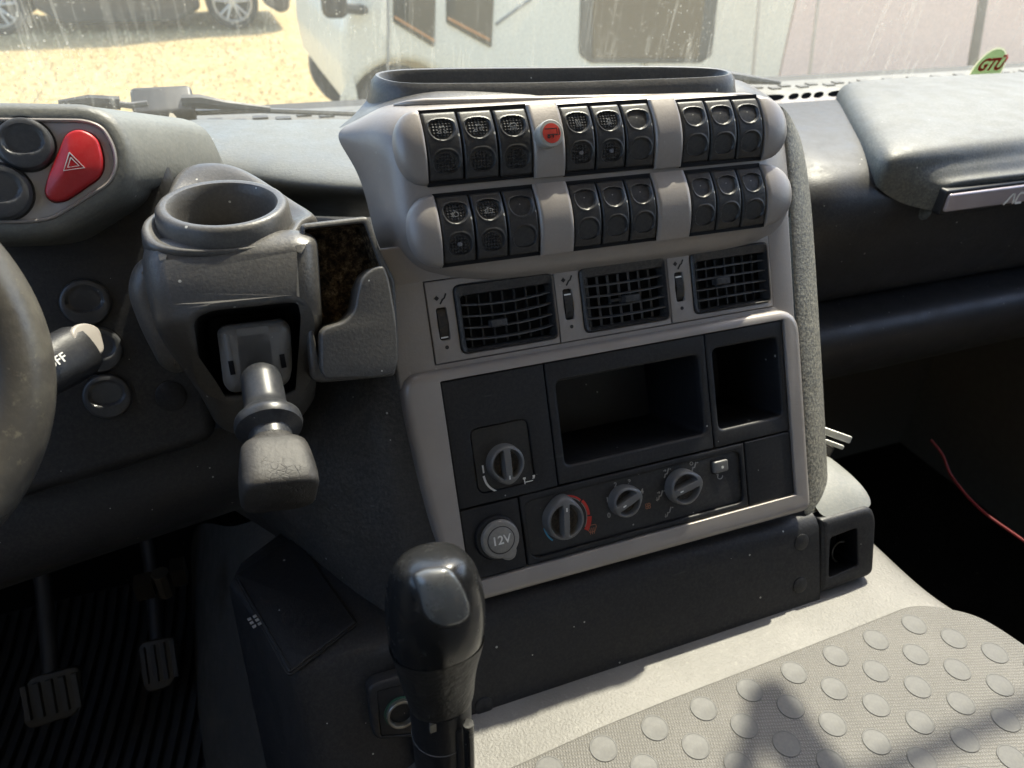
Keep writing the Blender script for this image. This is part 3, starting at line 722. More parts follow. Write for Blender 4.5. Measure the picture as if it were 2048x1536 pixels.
# left part of the box: top with lid, rounded front corner, side going down to the floor
q = [atz(x, y, ZB) for x, y in [(462, 1150), (592, 1076), (712, 1248), (578, 1350)]]
c_fl = aty(580, 1366, YB)
TLt = [atz(455, 1165, ZB-.002), atz(478, 1120, ZB), atz(560, 1060, ZB), atz(700, 1150, ZB), atz(800, 1240, ZB), Vector((.080, YB+.018, ZB)), Vector((.080, YB+.004, ZB-.003)), Vector((.04, YB+.002, ZB-.002)), Vector((.008, YB+.002, ZB-.003)), Vector((-.008, YB+.005, ZB-.003)), Vector((-.018, YB+.014, ZB-.002)), atz(520, 1250, ZB-.002)]
ctr = sum(TLt, Vector())/len(TLt)
def shrink(l, d, dz): return [p+(ctr-p).normalized()*d*Vector((1, 1, 0)).length/1.4142+Vector((0, 0, dz)) for p in l]
rl = [[p+Vector((0, -.181, -.45)) for p in TLt], [p+Vector((0, -.0064, -.016)) for p in TLt], [p+Vector((0, 0, -.006)) for p in TLt], shrink(TLt, .003, -.0015), shrink(TLt, .009, 0)]
obj('box_body', MB().loft(rl, True, cap1=True), M_DARK, low, bev=0, ang=70)
lid = MB(); lq = [q[0]*.96+q[2]*.04, q[1], q[2], q[3]]
lo = rpoly([(p.x, p.y) for p in lq], .003)
obj('lid_gap', plate(inset(lo if area(lo) > 0 else lo[::-1], -.0016), (), ZB+.0010, ZB-.001, .0004), M_INK, low)
obj('lid', plate(lo, (), ZB+.0030, ZB-.001, .001), M_PANEL, low)
seam = [atz(x, y, ZB+.0032) for x, y in [(478, 1160), (582, 1338)]]
obj('lid_seam', MB().tube(seam, .0007, 6), M_INK, low)
dm = MB()
c0 = atz(509, 1243, ZB+.0031); d1 = (atz(530, 1275, ZB+.0031)-c0).normalized()*.0048; d2 = Vector((-d1.y, d1.x, 0))
for i in range(3):
    for j in range(2): p = c0+d1*(i-1)+d2*(j-.5); dm.box((-.0015, -.0015, 0), (.0015, .0015, .0003), frame_at(p, (0, 0, 1), d1))
obj('lid_print', dm, M_PALE, low)
# lighter socket plate
po = [YF(732, 1368), YF(836, 1338), YF(838, 1470), YF(746, 1478)]
pl = obj('socket_plate', plate(rpoly(po, .010), [rpoly([YF(752, 1378), YF(850, 1352), YF(850, 1462), YF(760, 1468)], .003)], .0035, -.01, .003, .0006, holedepth=.001), M_DARK, low, YM)
obj('plate_insert', plate(rpoly([YF(753, 1379), YF(850, 1353), YF(850, 1461), YF(761, 1467)], .003), (), .0028, 0, .0004), M_PANEL, pl, YM)
lx, lz = YF(800, 1419)
ls = obj('lighter_socket', MB().lathe([(.0125, 0), (.0125, .005), (.0118, .0056), (.0104, .0056), (.0100, .0048), (.0100, -.028)], 36, YM @ T(lx, lz, .003)), simple('socket_metal', (.30, .29, .25, 1), .35, .8), low)
obj('green_ring', MB().lathe([(.0140, 0), (.0140, .0012), (.0126, .0014)], 36, YM @ T(lx, lz, .003)), simple('green_ring', (.02, .07, .045, 1), .5), ls)
obj('socket_bottom', MB().lathe([(.0100, -.027), (0, -.027)], 30, YM @ T(lx, lz, .003)), M_BLACK, ls)

# ================================================================== MIDDLE SEAT
ZS = (atl(945, 1440).z+atl(1640, 1190).z)/2; print('ZS', ZS, atl(945, 1440), atl(1640, 1190))
seat = thing('seat', 'light grey vinyl middle seat with a dotted insert beside the console', 'seat', T(.45, .2, ZS))
t = NT('seat_vinyl'); 
c = t.mix(t.step(t.noise(14, 5), .35, .68), (.140, .133, .119, 1), (.175, .166, .150, 1)); c = t.mix(t.math('MULTIPLY', t.step(t.noise(160, 4, .7), .55, .7), .35), c, (.26, .25, .22, 1))
t.set(Base_Color=c, Roughness=.5, Normal=t.bump(t.noise(420, 3), .55, .0012)); M_VINYL = t.m
t = NT('seat_woven_insert')
mp = t.n('Mapping'); mp.inputs['Rotation'].default_value = (0, 0, .30); t.l(t.tc.outputs['Object'], mp.inputs[0])
wv = t.n('TexWave', Scale=130., Distortion=1.2, Detail=1.); wv.inputs['Detail Scale'].default_value = 2.; t.l(mp.outputs[0], wv.inputs[0])
mp2 = t.n('Mapping'); mp2.inputs['Rotation'].default_value = (0, 0, .30+pi/2); t.l(t.tc.outputs['Object'], mp2.inputs[0])
wv2 = t.n('TexWave', Scale=105., Distortion=1.6, Detail=1.); t.l(mp2.outputs[0], wv2.inputs[0])
hh = t.math('ADD', t.math('MULTIPLY', wv.outputs['Fac'], wv2.outputs['Fac']), t.math('MULTIPLY', t.noise(500, 2), .6))
c = t.mix(t.step(hh, .2, 1.0), (.112, .107, .097, 1), (.188, .179, .162, 1)); c = t.mix(t.math('MULTIPLY', t.step(t.noise(10, 4), .4, .7), .3), c, (.21, .20, .182, 1))
t.set(Base_Color=c, Roughness=.62, Normal=t.bump(hh, .55, .0012)); M_WOVEN = t.m
M_STUD = plastic('seat_dot_vinyl', (.122, .121, .117, 1), .55, 700, .15, .2, .08, .10, spec=.3)
edge = crv([atz(1700, 1030, ZS), atz(1757, 1083, ZS), atz(1830, 1150, ZS), atz(1885, 1193, ZS), atz(1960, 1240, ZS), atz(2050, 1292, ZS), Vector((.765, .20, ZS)), Vector((.79, .05, ZS)), Vector((.79, -.25, ZS))], 6)
rows = []
for p in edge:
    L_ = Vector((.10, p.y, ZS)); r = [L_+(p-L_)*s_ for s_ in (0, .25, .5, .75, .93, .985, 1.)]
    r[5].z -= .0015; r[6].z -= .006; r.append(p+Vector((.004, .002, -.018))); r.append(p+Vector((.004, .002, -.12))); rows.append(r)
obj('seat_cushion', MB().loft(rows, False), M_VINYL, seat, sub=1)
ins = [atz(x, y, ZS) for x, y in [(1000, 1548), (1040, 1531), (1200, 1458), (1330, 1405), (1500, 1340), (1700, 1262), (1790, 1226)]]+crv([atz(x, y, ZS) for x, y in [(1790, 1226), (1815, 1217), (1840, 1215), (1880, 1218), (1940, 1231), (1990, 1255), (2060, 1302)]], 5)[1:]
ins += [Vector((.745, .20, ZS)), Vector((.76, -.2, ZS)), Vector((.13, -.2, ZS)), Vector((.13, .30, ZS))]
io = [(p.x, p.y) for p in ins]
if area(io) < 0: io = io[::-1]
obj('seat_insert', plate(inset(io, .0008), (), ZS+.0032, ZS-.002, .0014), M_WOVEN, seat)
obj('seam', MB().tube([Vector((x, y, ZS+.0004)) for x, y in io]+[Vector((io[0][0], io[0][1], ZS+.0004))], .0011, 6), simple('seam_thread', (.10, .095, .085, 1), .7), seat)  # darker thread round the edge of the insert
P0 = atz(1586, 1349, ZS); va = (atz(1826, 1253, ZS)-P0)/3; vb = (atz(1927, 1483, ZS)-P0)/4
def inside(p, poly):
    c_ = False
    for i in range(len(poly)):
        (x1, y1), (x2, y2) = poly[i-1], poly[i]
        if (y1 > p[1]) != (y2 > p[1]) and p[0] < (x2-x1)*(p[1]-y1)/(y2-y1)+x1: c_ = not c_
    return c_
small = inset(io, .014); nst = 0; st0 = None
for i in range(-12, 9):
    for j in range(-14, 16):
        p = P0+va*i+vb*j
        if not inside((p.x, p.y), small) or p.y < .06: continue
        q_ = RGT.dot(p), DWN.dot(p), fwd.dot(p)
        if q_[1]/q_[2]*FPX+768 > 1600 or q_[0]/q_[2]*FPX+1024 > 2100: continue
        L = T(p.x-.45, p.y-.2, .0030)
        if st0 is None: st0 = obj('dot', MB().lathe([(.0120, -.001), (.0120, .0005), (.0116, .0009), (.0108, .0009), (.0105, .0007), (0, .0007)], 30), M_STUD, seat, local=L, ang=12)
        else: o = st0.copy(); COL.objects.link(o); o.parent = seat; o.matrix_local = L
        nst += 1
print('dots', nst)

# ================================================================== CUP HOLDER MODULE
cup = thing('cup_holder_console', 'dark grey moulded cup holder console left of the switches with an open phone tray', 'cup holder', FACE @ T(-.12, -.06, -.02))
def K(name, mb, mat, **k): return obj(name, mb, mat, cup, FACE, **k)
BWF = .028
bo = FP([(284, 470), (600, 452), (640, 470), (652, 640), (648, 822), (612, 886), (470, 914), (425, 888), (394, 815), (350, 748), (312, 690), (285, 600), (270, 510)], BWF)
cave = FP([(384, 640), (420, 622), (598, 603), (618, 640), (620, 775), (585, 806), (430, 806), (400, 770)], BWF)
def bulge(u, v):                                       # the front leans away towards its lower left
    u0, v0 = F(520, 540, BWF); d = (u-u0); w_ = -.9*max(0, -d-.035)**1.35
    w_ -= .72*max(0, v0-v-.028)
    w_ -= 6.*max(0, v-F(520, 575, BWF)[1])**2
    return w_
K('shell', plate(rpoly(bo, [.016, .016, .006, .004, .006, .012, .014, .012, .02, .02, .02, .02, .016], 7), [rpoly(cave, .008)], BWF, -.085, .017, .005, seg=7, holedepth=-.012, wf=bulge), M_GREY, ang=50)
mb = MB(); ch = rpoly(cave, .008); mb.loft([[(a, b, w_+bulge(a, b)) for a, b in inset(ch, d_)] for w_, d_ in ((.0215, 0), (.004, .001), (-.035, .006))], cap1=True)
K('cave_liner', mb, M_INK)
# cover with the cup well
RCX = atw(445, 404, -.016)
cz = Vector((.02, -.05, 1)).normalized(); CM = frame_at(RCX, cz)
R0 = (atw(575, 415, -.018)-atw(316, 428, -.018)).length/2
print('cup R', R0)
outp = [((606, 430), -.008), ((655, 424), -.02), ((600, 398), -.045), ((545, 356), -.065), ((480, 312), -.085), ((425, 302), -.095), ((378, 306), -.098), ((342, 326), -.092), ((330, 368), -.07), ((312, 410), -.045), ((283, 424), -.020), ((270, 440), -.006), ((273, 470), .008), ((300, 492), .022), ((380, 500), .027), ((470, 496), .027), ((560, 486), .025), ((606, 456), .012)]
OP = [atw(p[0], p[1], w_) for p, w_ in outp]
CMi = CM.inverted(); ring0 = []
for p in OP:
    l = CMi @ p; a = math.atan2(l.y, l.x); ring0.append(CM @ Vector((cos(a)*(R0-.004), sin(a)*(R0-.004), -.019)))
mid = [a*.5+b*.5+Vector((0, 0, .000)) for a, b in zip(OP, ring0)]
low_ = [p+(p-RCX)*Vector((.03, .03, 0)).length+Vector((0, 0, -.035)) for p in OP]
low_ = [p+FW*-.02+Vector((0, 0, -.03)) for p in OP]
obj('cover', MB().loft([ring0, mid, OP, low_], True), M_GREY, cup, sub=2)
obj('cup_rim', MB().lathe([(R0+.0045, -.034), (R0+.0030, -.014), (R0+.0016, -.0034), (R0-.0006, -.0006), (R0-.0030, 0), (R0-.0060, -.0006), (R0-.0078, -.003), (R0-.0095, -.012), (R0-.0115, -.075)], 64, CM), M_GREY, cup)
obj('cup_well', MB().lathe([(R0-.0090, -.0105), (R0-.0110, -.075), (0, -.075)], 48, CM), plastic('cup_well_plastic', (.026, .026, .026, 1), .5, 500, .3, 1., .2, .25), cup)
# phone tray at the right
tro = FP([(600, 448), (736, 432), (760, 500), (790, 560), (797, 690), (790, 752), (640, 766), (622, 760), (612, 640)], .012)
trh = FP([(608, 458), (728, 445), (748, 500), (765, 545), (768, 600), (760, 700), (640, 735), (622, 640)], .012)
K('tray_shell', plate(rpoly(tro, .004), [rpoly(trh, .003)], .014, -.10, .003, .001, holedepth=-.005), M_GREY)
t = NT('dirty_felt'); h_ = t.noise(160, 6, .75); c = t.ramp(h_, [(.34, (.010, .008, .006)), (.48, (.06, .042, .026)), (.58, (.17, .12, .07)), (.70, (.45, .34, .21))])
t.set(Base_Color=c, Roughness=.95, Normal=t.bump(h_, 1., .006), Specular_IOR_Level=.1); M_FELT = t.m
mb = MB(); th_ = rpoly(trh, .003); nn = len(th_)
bot = [(a, b, -.012) for a, b in inset(th_, .002)]
mb.loft([[(a, b, .010) for a, b in th_], bot])
mb2 = MB(); uu = [p[0] for p in th_]; vv = [p[1] for p in th_]; rows = []
for j in range(41):
    r = []
    for i in range(31):
        a = min(uu)-.001+(max(uu)-min(uu)+.002)*i/30; b = min(vv)-.001+(max(vv)-min(vv)+.002)*j/40
        r.append((a, b, -.0105+.0035*random.random()**2+.002*sin(a*320)*sin(b*210)))
    rows.append(r)
K('tray_wall', mb, M_FELT); K('felt_lining', mb2.loft(rows, False), M_FELT)
fr = FP([(640, 668), (650, 655), (690, 643), (708, 622), (714, 585), (722, 556), (744, 536), (768, 530), (778, 560), (792, 640), (797, 700), (793, 742), (760, 755), (650, 758), (641, 740)], .026)
K('tray_front', plate(rpoly(fr, [.003, .004, .008, .008, .008, .008, .006, .004, .004, .006, .006, .006, .003, .004, .003]), (), .028, -.02, .0022, wf=lambda u, v: -.0), M_GREY)
# small swelling at the left of the module
lb = FP([(264, 528), (300, 505), (350, 560), (400, 720), (352, 752), (318, 735), (275, 655), (248, 580)], -.02)
K('side_bulge', plate(rpoly(lb, .014), (), -.012, -.10, .014, seg=6, wf=lambda u, v: -.25*max(0, F(330, 600, -.02)[0]-u)), M_DASHTOP if False else M_GREY)
lbd = inset(rpoly(lb, .014), -.0018)
K('bulge_groove', plate(lbd, (), -.052, -.10, .001), M_INK)

# ================================================================== PARKING BRAKE LEVER (held in the module's cave)
brk = thing('parking_brake_lever', 'grey parking brake lever with worn cracked grip hanging below the cup holder', 'brake lever', FACE @ T(-.13, -.05, .02))
FB = FACE @ T(0, 0, -.010)
def B(name, mb, mat, **k): return obj(name, mb, mat, brk, FB, **k)
hb = FP([(432, 664), (445, 652), (570, 638), (584, 655), (588, 740), (580, 775), (462, 792), (446, 775)], .024)
sl_ = FP([(474, 662), (535, 655), (547, 745), (486, 758)], .024)
hou = B('lever_housing', plate(rpoly(hb, .009), [rpoly(sl_, .001)], .0255, -.02, .009, .0008, seg=6, holedepth=.012), M_KNOB)
B('slot_plate', plate(rpoly(FP([(472, 660), (537, 653), (549, 748), (484, 761)], .02), 0), (), .0185, .010, .001), M_INK)
for a, b in ((464, 738), (568, 724)): x, y = F(a, b, .0255); obj('latch_hole', MB().box((x-.002, y-.005, .0240), (x+.0016, y+.005, .0262)), M_BLACK, hou, FB)
B('slot_lip', MB().box((*F(478, 690, .02), .018), (*F(540, 676, .02), .0205)), M_KNOB)
PA, PBv = atw(520, 745, .018), atd(562, 995, .505)
ax = (PBv-PA).normalized(); LA = (PBv-PA).length; LM = frame_at(PA, ax, (1, 0, 0))
def fr_(px, py): 
    # fraction along the lever of the pixel row nearest
    best = min(range(101), key=lambda k: abs((lambda p: DWN.dot(p)/fwd.dot(p)*FPX+768)(PA+(PBv-PA)*k/100)-py)); return best/100*LA
z1, z2, z3, z4, z5 = fr_(0, 765), fr_(0, 812), fr_(0, 850), fr_(0, 880), LA
neck = [(.0105, z1-.010), (.0136, z1-.006), (.0142, z1), (.0142, z1+.3*(z2-z1)), (.0143, z2-.001), (.0150, z2+.004), (.0185, z3-.008), (.0222, z3-.004), (.0228, z3), (.0220, z3+.0035), (.0180, z3+.0055), (.0142, z3+.008), (.0142, z4+.002)]
obj('shaft', MB().lathe(neck, 36, LM), plastic('lever_plastic', (.024, .026, .031, 1), .38, 1300, .1, .4, .1, .08), brk, ang=50)
t = NT('cracked_grip'); ng = t.noise(60, 4, .6)
v = t.n('TexVoronoi', _feature='DISTANCE_TO_EDGE', Scale=210.); mp = t.n('Mapping'); mp.inputs['Scale'].default_value = (1, 1, 1.9); t.l(t.tc.outputs['Object'], mp.inputs[0]); t.l(mp.outputs[0], v.inputs['Vector'])
ck = t.math('MULTIPLY', t.step(v.outputs['Distance'], .0, .07, 1., 0.), t.step(t.noise(40, 3), .46, .62))
c = t.mix(t.step(ng, .38, .66), (.022, .020, .018, 1), (.042, .038, .034, 1)); c = t.mix(t.math('MULTIPLY', ck, .55), c, (.012, .011, .010, 1))
t.set(Base_Color=c, Roughness=.58, Normal=t.bump(t.math('SUBTRACT', t.noise(300, 3), t.math('MULTIPLY', ck, 1.2)), .32, .0010)); M_GRIP = t.m
def sup(a, b, e, n=40):
    return [(a*abs(cos(q))**(2/e)*(1 if cos(q) > 0 else -1), b*abs(sin(q))**(2/e)*(1 if sin(q) > 0 else -1)) for q in (2*pi*k/n for k in range(n))]
gr = []
for z, a, b, e in ((z4-.003, .0150, .0145, 2), (z4, .0152, .0147, 2), (z4+.003, .0160, .0152, 2.2), (z4+.0055, .0185, .0160, 2.6), (z4+.0075, .0212, .0172, 3.2), (z4+.0100, .0228, .0182, 3.8), (z4+.014, .0238, .0190, 4.2), (z4+.022, .0250, .0198, 4.4), (z4+.030, .0258, .0202, 4.4), (LA-.010, .0262, .0204, 4.4), (LA-.004, .0260, .0200, 4.2), (LA-.0012, .0250, .0190, 4.0), (LA, .0232, .0172, 3.8)):
    gr.append([(x, y, z) for x, y in sup(a, b, e, 56)])
rz = Matrix.Rotation(radians(-10), 4, 'Z')
obj('grip', MB().loft(gr, True, True, True, LM @ rz @ Matrix.Diagonal((.92, .92, 1, 1))), M_GRIP, brk, ang=60)
obj('link', MB().box((-.0055, -.003, -.014), (.0055, .003, z1), LM), simple('link_brass', (.10, .075, .045, 1), .5, .4), brk)

# ================================================================== DRIVER'S DASHBOARD
dash = thing('driver_dashboard', 'black driver dashboard with red hazard switch and round blank buttons by the steering wheel', 'dashboard', FACE @ T(-.25, 0, -.08))
def D(name, mb, mat, **k): return obj(name, mb, mat, dash, FACE, **k)
WD = -.09
PT = FACE @ Matrix.Identity(4)
pan = FP([(-260, 300), (330, 300), (420, 640), (432, 880), (360, 905), (70, 992), (-260, 1085)], WD)
D('dash_panel', plate(rpoly(pan, [.01, .01, .02, .015, .02, .02, .01]), (), WD, WD-.05, .012, seg=5), M_DARK)
kb = [[FW3(x, y, w_) for x, y, w_ in r] for r in
      ([(-260, 1050, WD-.03), (-260, 1085, WD-.028), (-260, 1130, WD-.026), (-260, 1210, WD-.034), (-260, 1262, WD-.05), (-260, 1270, WD-.1)], [(70, 965, WD-.03), (70, 1000, WD-.028), (70, 1040, WD-.026), (70, 1110, WD-.034), (70, 1150, WD-.05), (70, 1155, WD-.1)],
       [(360, 880, WD-.03), (360, 915, WD-.028), (360, 950, WD-.026), (360, 1010, WD-.034), (360, 1052, WD-.05), (360, 1058, WD-.1)], [(520, 830, WD-.03), (520, 860, WD-.028), (520, 895, WD-.026), (520, 960, WD-.034), (520, 1000, WD-.05), (520, 1005, WD-.1)])]
D('knee_panel', MB().loft(kb, False), M_DARK, sub=2)
def crescent(mb, R, z, X):
    pass
M_RB = plastic('round_switch_plastic', (.045, .047, .052, 1), .36, 1300, .1, .3, .08, .05)
def round_button(name, px, py, R, w_, parent, mat, blank=True, X0=FACE):
    u, v = F(px, py, w_)
    nr, na = 16, 48; rings = []
    for i in range(1, nr+1):
        q = i/nr; ring = []
        for j in range(na):
            th = 2*pi*j/na; x, y = R*q*cos(th), R*q*sin(th)
            h = .0055-.0012*q**4-(.0030*((q-.90)/.10)**2 if q > .90 else 0)
            # the upper part is pressed in, with a bowed lower edge
            ex = (x/(R*.74))**2+((y-R*.12)/(R*.62))**2; lowline = y+R*.30-.22*R*(1-(x/(R*.74))**2)*-1 if False else y+R*.26+.16*R*(1-(x/(R*.7))**2)
            s_ = min(1, max(0, (1-ex)*3.5))*min(1, max(0, lowline/(.10*R)))
            h -= .0042*s_*(.35+.65*min(1, max(0, (R*.62-y)/(R*.9))))
            ring.append((x, y, h))
        rings.append(ring)
    mb = MB().loft(rings+[[(p[0]*1.01, p[1]*1.01, -.006) for p in rings[-1]]]); mb.add([(0, 0, rings[0][0][2])]+rings[0], [(0, 1+j, 1+(j+1) % na) for j in range(na)])
    return obj(name, mb, mat, parent, X0 @ T(u, v, w_))
for px, py, R in ((172, 605, .0185), (196, 700, .0185), (216, 792, .0182)):
    round_button('round_switch', px, py, R, WD+.0005, dash, M_RB)
    u, v = F(px, py, WD+.0005); D('switch_gap', MB().lathe([(R+.0016, 0), (R+.0016, .0006), (R, .0006)], 40, T(u, v, WD)), M_INK)
u, v = F(342, 791, WD); D('round_plug', MB().lathe([(.0120, -.002), (.0120, .0006), (.0112, .0012), (0, .0012)], 36, T(u, v, WD)), M_PANEL); D('switch_gap', MB().lathe([(.0134, 0), (.0134, .0004), (.0121, .0004)], 36, T(u, v, WD)), M_INK)
# instrument hood with its grey switch plate
WH = -.045
ho = FP([(-300, 236), (0, 236), (170, 238), (208, 252), (232, 295), (236, 335), (222, 368), (105, 440), (60, 446), (-300, 452)], WH)
ho_r = rpoly(ho, [.01, .01, .02, .012, .012, .012, .014, .014, .01, .01], 5)
hz_ = FP([(133, 268), (160, 258), (196, 275), (208, 320), (203, 352), (130, 402), (104, 404), (90, 388), (96, 358)], WH)
hz_r = rpoly(hz_, .009, 5)
M_PLATE = plastic('cluster_plate_metallic', (.34, .335, .345, 1), .45, 1500, .12, .4, .08, .18, metal=.35, scuff=.3)
mb = plate(inset(ho_r, .0022), [inset(hz_r, -.0006)], WH-.001, WH-.03, .0008, holedepth=WH-.012)
D('switch_plate', mb, M_PLATE)
D('plate_rim', MB().loft([[(a, b, w_) for a, b in inset(ho_r, d_)] for d_, w_ in ((.0024, WH-.002), (.0021, WH+.0008), (.0010, WH+.0016), (.0000, WH+.0010), (-.0006, WH-.002))]), M_SILVER2)
def back(pl, wb): return [FW3(x, y, wb) for x, y in pl]
h0 = [(a, b, WH) for a, b in inset(ho_r, -.0004)]
n_ = len(h0)
h1 = [(a, b, WH+.0005) for a, b in inset(ho_r, -.006)]; h2 = [(a, b, WH-.006) for a, b in inset(ho_r, -.0115)]; h2b = [(a, b, WH-.018) for a, b in inset(ho_r, -.0135)]
h3 = []
for a, b, w_ in h2b:
    h3.append((a+.012+(.045 if b > .10 else .02) * (1 if a > -.26 else 0), b+(.012 if b > .1 else 0), WH-.13))
h4 = [(a+.01, b-.01, WH-.28) for a, b, w_ in h3]
D('instrument_hood', MB().loft([h0, h1, h2, h2b, h3, h4]), M_DASHTOP, ang=60)
def dome(poly, w0, hgt, X, n=7):
    rings = []
    c = Vector((sum(p[0] for p in poly)/len(poly), sum(p[1] for p in poly)/len(poly)))
    for k in range(n+1):
        t_ = k/n; s_ = 1-.0*t_
        if k < 4: q = inset(poly, .0022*(1-cos(k/3*pi/2))); z = w0+.0025*sin(k/3*pi/2)
        else:
            f_ = (k-3)/(n-3); base = inset(poly, .0022); q = [tuple(Vector(p).lerp(c, f_*.96)) for p in base]; z = w0+.0025+hgt*(1-(1-f_)**2)
        rings.append([(a, b, z) for a, b in q])
    return MB().loft([[(a, b, w0-.012) for a, b in poly]]+rings, True, False, True, X)
M_HAZ = plastic('hazard_red', (.42, .012, .016, 1), .34, 1300, .10, .8, .12, .06, dustcol=(.45, .2, .2, 1))
hz = obj('hazard_switch', dome(hz_r, WH+.002, .0035, ID), M_HAZ, dash, FACE, ang=50)
hu, hv = F(145, 327, WH+.008); X = T(hu, hv, WH+.0062)
def tri(s_): return [(s_*cos(radians(a)), s_*sin(radians(a))) for a in (90, 210, 330, 90)]
obj('warning_triangle', strokes([tri(.0078), tri(.0042)], .0007, X @ Matrix.Rotation(radians(4), 4, 'Z'), .0018), M_WHITE, hz, FACE)
for px, py, R in ((50, 288, .0178), (2, 384, .0190)):
    round_button('round_switch', px, py, R, WH+.002, dash, M_RB)
    u, v = F(px, py, WH+.001); D('switch_gap', MB().lathe([(R+.0016, 0), (R+.0016, .0012), (R, .0012)], 40, T(u, v, WH-.001)), M_INK)
# padded dash top between hood and console, running to the windscreen
tp = [[atz(360, 236, -.252), atz(470, 240, -.252), atz(600, 240, -.254), atz(740, 236, -.256)],
      [atz(362, 262, -.250), atz(470, 262, -.250), atz(600, 262, -.252), atz(760, 262, -.254)],
      [atz(366, 300, -.252), atz(470, 300, -.250), atz(600, 300, -.250), atz(780, 300, -.250)],
      [atz(372, 345, -.262), atz(480, 345, -.258), atz(600, 352, -.252), atz(800, 360, -.250)],
      [atz(378, 400, -.300), atz(490, 395, -.290), atz(610, 398, -.270), atz(800, 400, -.262)],
      [atz(378, 430, -.36), atz(490, 430, -.36), atz(610, 430, -.345), atz(800, 440, -.33)]]
obj('dash_top', MB().loft(tp, False), M_DASHTOP, dash, sub=3)
gp = [[atz(335, 215, -.255), atz(358, 236, -.253)], [atz(338, 262, -.255), atz(362, 262, -.252)], [atz(342, 300, -.257), atz(366, 300, -.254)], [atz(330, 345, -.28), atz(372, 345, -.264)], [atz(300, 420, -.34), atz(378, 430, -.36)]]
obj('dash_joint', MB().loft(gp, False), plastic('dusty_joint', (.25, .22, .16, 1), .8, 400, .5, .3, .2, .6), dash, sub=1)

# ================================================================== PASSENGER DASHBOARD
pas = thing('passenger_dashboard', 'large dark passenger dashboard with padded lid and silver lettered strip at the right', 'dashboard', T(.95, .62, -.30))
def lay(mat_, name, rows, sub=2, **k): return obj(name, MB().loft(rows, False), mat_, pas, sub=sub, **k)
# left end piece: narrow sunlit ridge and dark front, joined to the console flank
rows = []
for (x0, xr, x1) in ((.535, 0, 0), (.570, 0, 0), (.610, 0, 0), (.655, 0, 0), (.70, 0, 0), (.80, 0, 0), (1.0, 0, 0), (1.7, 0, 0)):
    d_ = max(0, (.665-x0))/.075                      # falls away to the left
    z_ = -.262-.040*d_**2; y_ = .640+.030*d_**2
    rows.append([Vector((x0, .97, -.275-.03*d_)), Vector((x0, .86, z_)), Vector((x0, .74, z_-.002)), Vector((x0, y_+.030, z_-.012)), Vector((x0, y_+.006, z_-.034)), Vector((x0, y_, -.33)), Vector((x0, y_+.012, -.40)), Vector((x0, y_+.035, -.455)), Vector((x0, y_+.06, -.470))])
lay(M_DARK, 'dash_body', rows)
rows = []
for x0 in (.56, .62, .70, .9, 1.2, 1.7):
    rows.append([Vector((x0, .70, -.468)), Vector((x0, .655, -.466)), Vector((x0, .628, -.472)), Vector((x0, .618, -.50)), Vector((x0, .635, -.555)), Vector((x0, .68, -.60)), Vector((x0, .80, -.62))])
lay(M_DARK, 'lower_dash', rows)
# padded lid with a curved left edge, raised a little over the body
le = [(.955, .925, -.262), (.820, .79, -.2525), (.765, .72, -.2555), (.745, .672, -.268), (.765, .640, -.286), (.84, .618, -.303)]
le = [atz(1676, 178, -.262), atz(1694, 215, -.254), atz(1722, 262, -.254), atz(1762, 318, -.258), Vector(aty(1818, 358, .640)), Vector(aty(1885, 375, .618))]
pl_ = crv(le, 5); rows = []
right = crv([Vector((1.75, .955, -.262)), Vector((1.75, .84, -.254)), Vector((1.75, .76, -.254)), Vector((1.75, .69, -.258)), Vector((1.75, .635, -.268)), Vector((1.75, .606, -.292))], 5)
for i, p in enumerate(pl_):
    r = right[i]; row = [p+Vector((.002, .002, -.03)), p+Vector((0, 0, -.004))]
    for s_ in (.012, .035, .09, .2, .5, 1.): row.append(p+(r-p)*s_+Vector((0, -.004*min(1, s_*20) if i > 14 else 0, .012*(1-math.exp(-s_*55))*(1 if i < 22 else .6))))
    rows.append(row)
e = rows[-1]; rows.append([q+Vector((0, .004, -.014)) for q in e]); rows.append([q+Vector((0, .02, -.02)) for q in e])
M_PAD = plastic('padded_lid_plastic', (.062, .064, .060, 1), .54, 420, .5, 1., .1, .22, dustcol=(.40, .39, .32, 1), scuff=.2)
lay(M_PAD, 'padded_lid', rows, 1)
# silver strip with letters
sy = .610
sa, sb, sc, sd = aty(1897, 386, sy), aty(2052, 356, sy), aty(1900, 424, sy), aty(2052, 394, sy)
ex = (sb-sa); ex = Vector((1, 0, (sb-sa).z/(sb-sa).x)); ez = (sa-sc)
def strip(x0, x1, zt_, zb_, out, name, mat, par, r=.002):
    o_ = [(x0, zb_), (x1, zb_), (x1, zt_), (x0, zt_)]
    Y = Matrix(((1, 0, 0, 0), (0, 0, -1, sy), (0, 1, 0, 0), (0, 0, 0, 1)))
    return obj(name, plate(rpoly(o_, .004), (), out, -.03, r), mat, par, Y), Y
hs_, YS = strip(sa.x, 1.6, sa.z-.001, sc.z+.002, .004, 'silver_strip', plastic('strip_metallic', (.42, .37, .39, 1), .35, 1300, .08, .2, .06, .05, metal=.4), pas)
strip(sa.x-.003, 1.605, sa.z+.003, sc.z-.003, .0005, 'strip_frame', M_PANEL, pas)
gx, gz = aty(2018, 394, sy).x, aty(2018, 394, sy).z
hgt = .0125
lt = MB(); X = YS @ T(gx, gz-.001, .0041)
strokes([[(-.011, -hgt/2), (-.0015, hgt/2), (.0015, hgt/2), (.0050, -hgt/2)]], .0024, X, .0008, lt)
obj('letter', lt, M_WHITE, hs_)
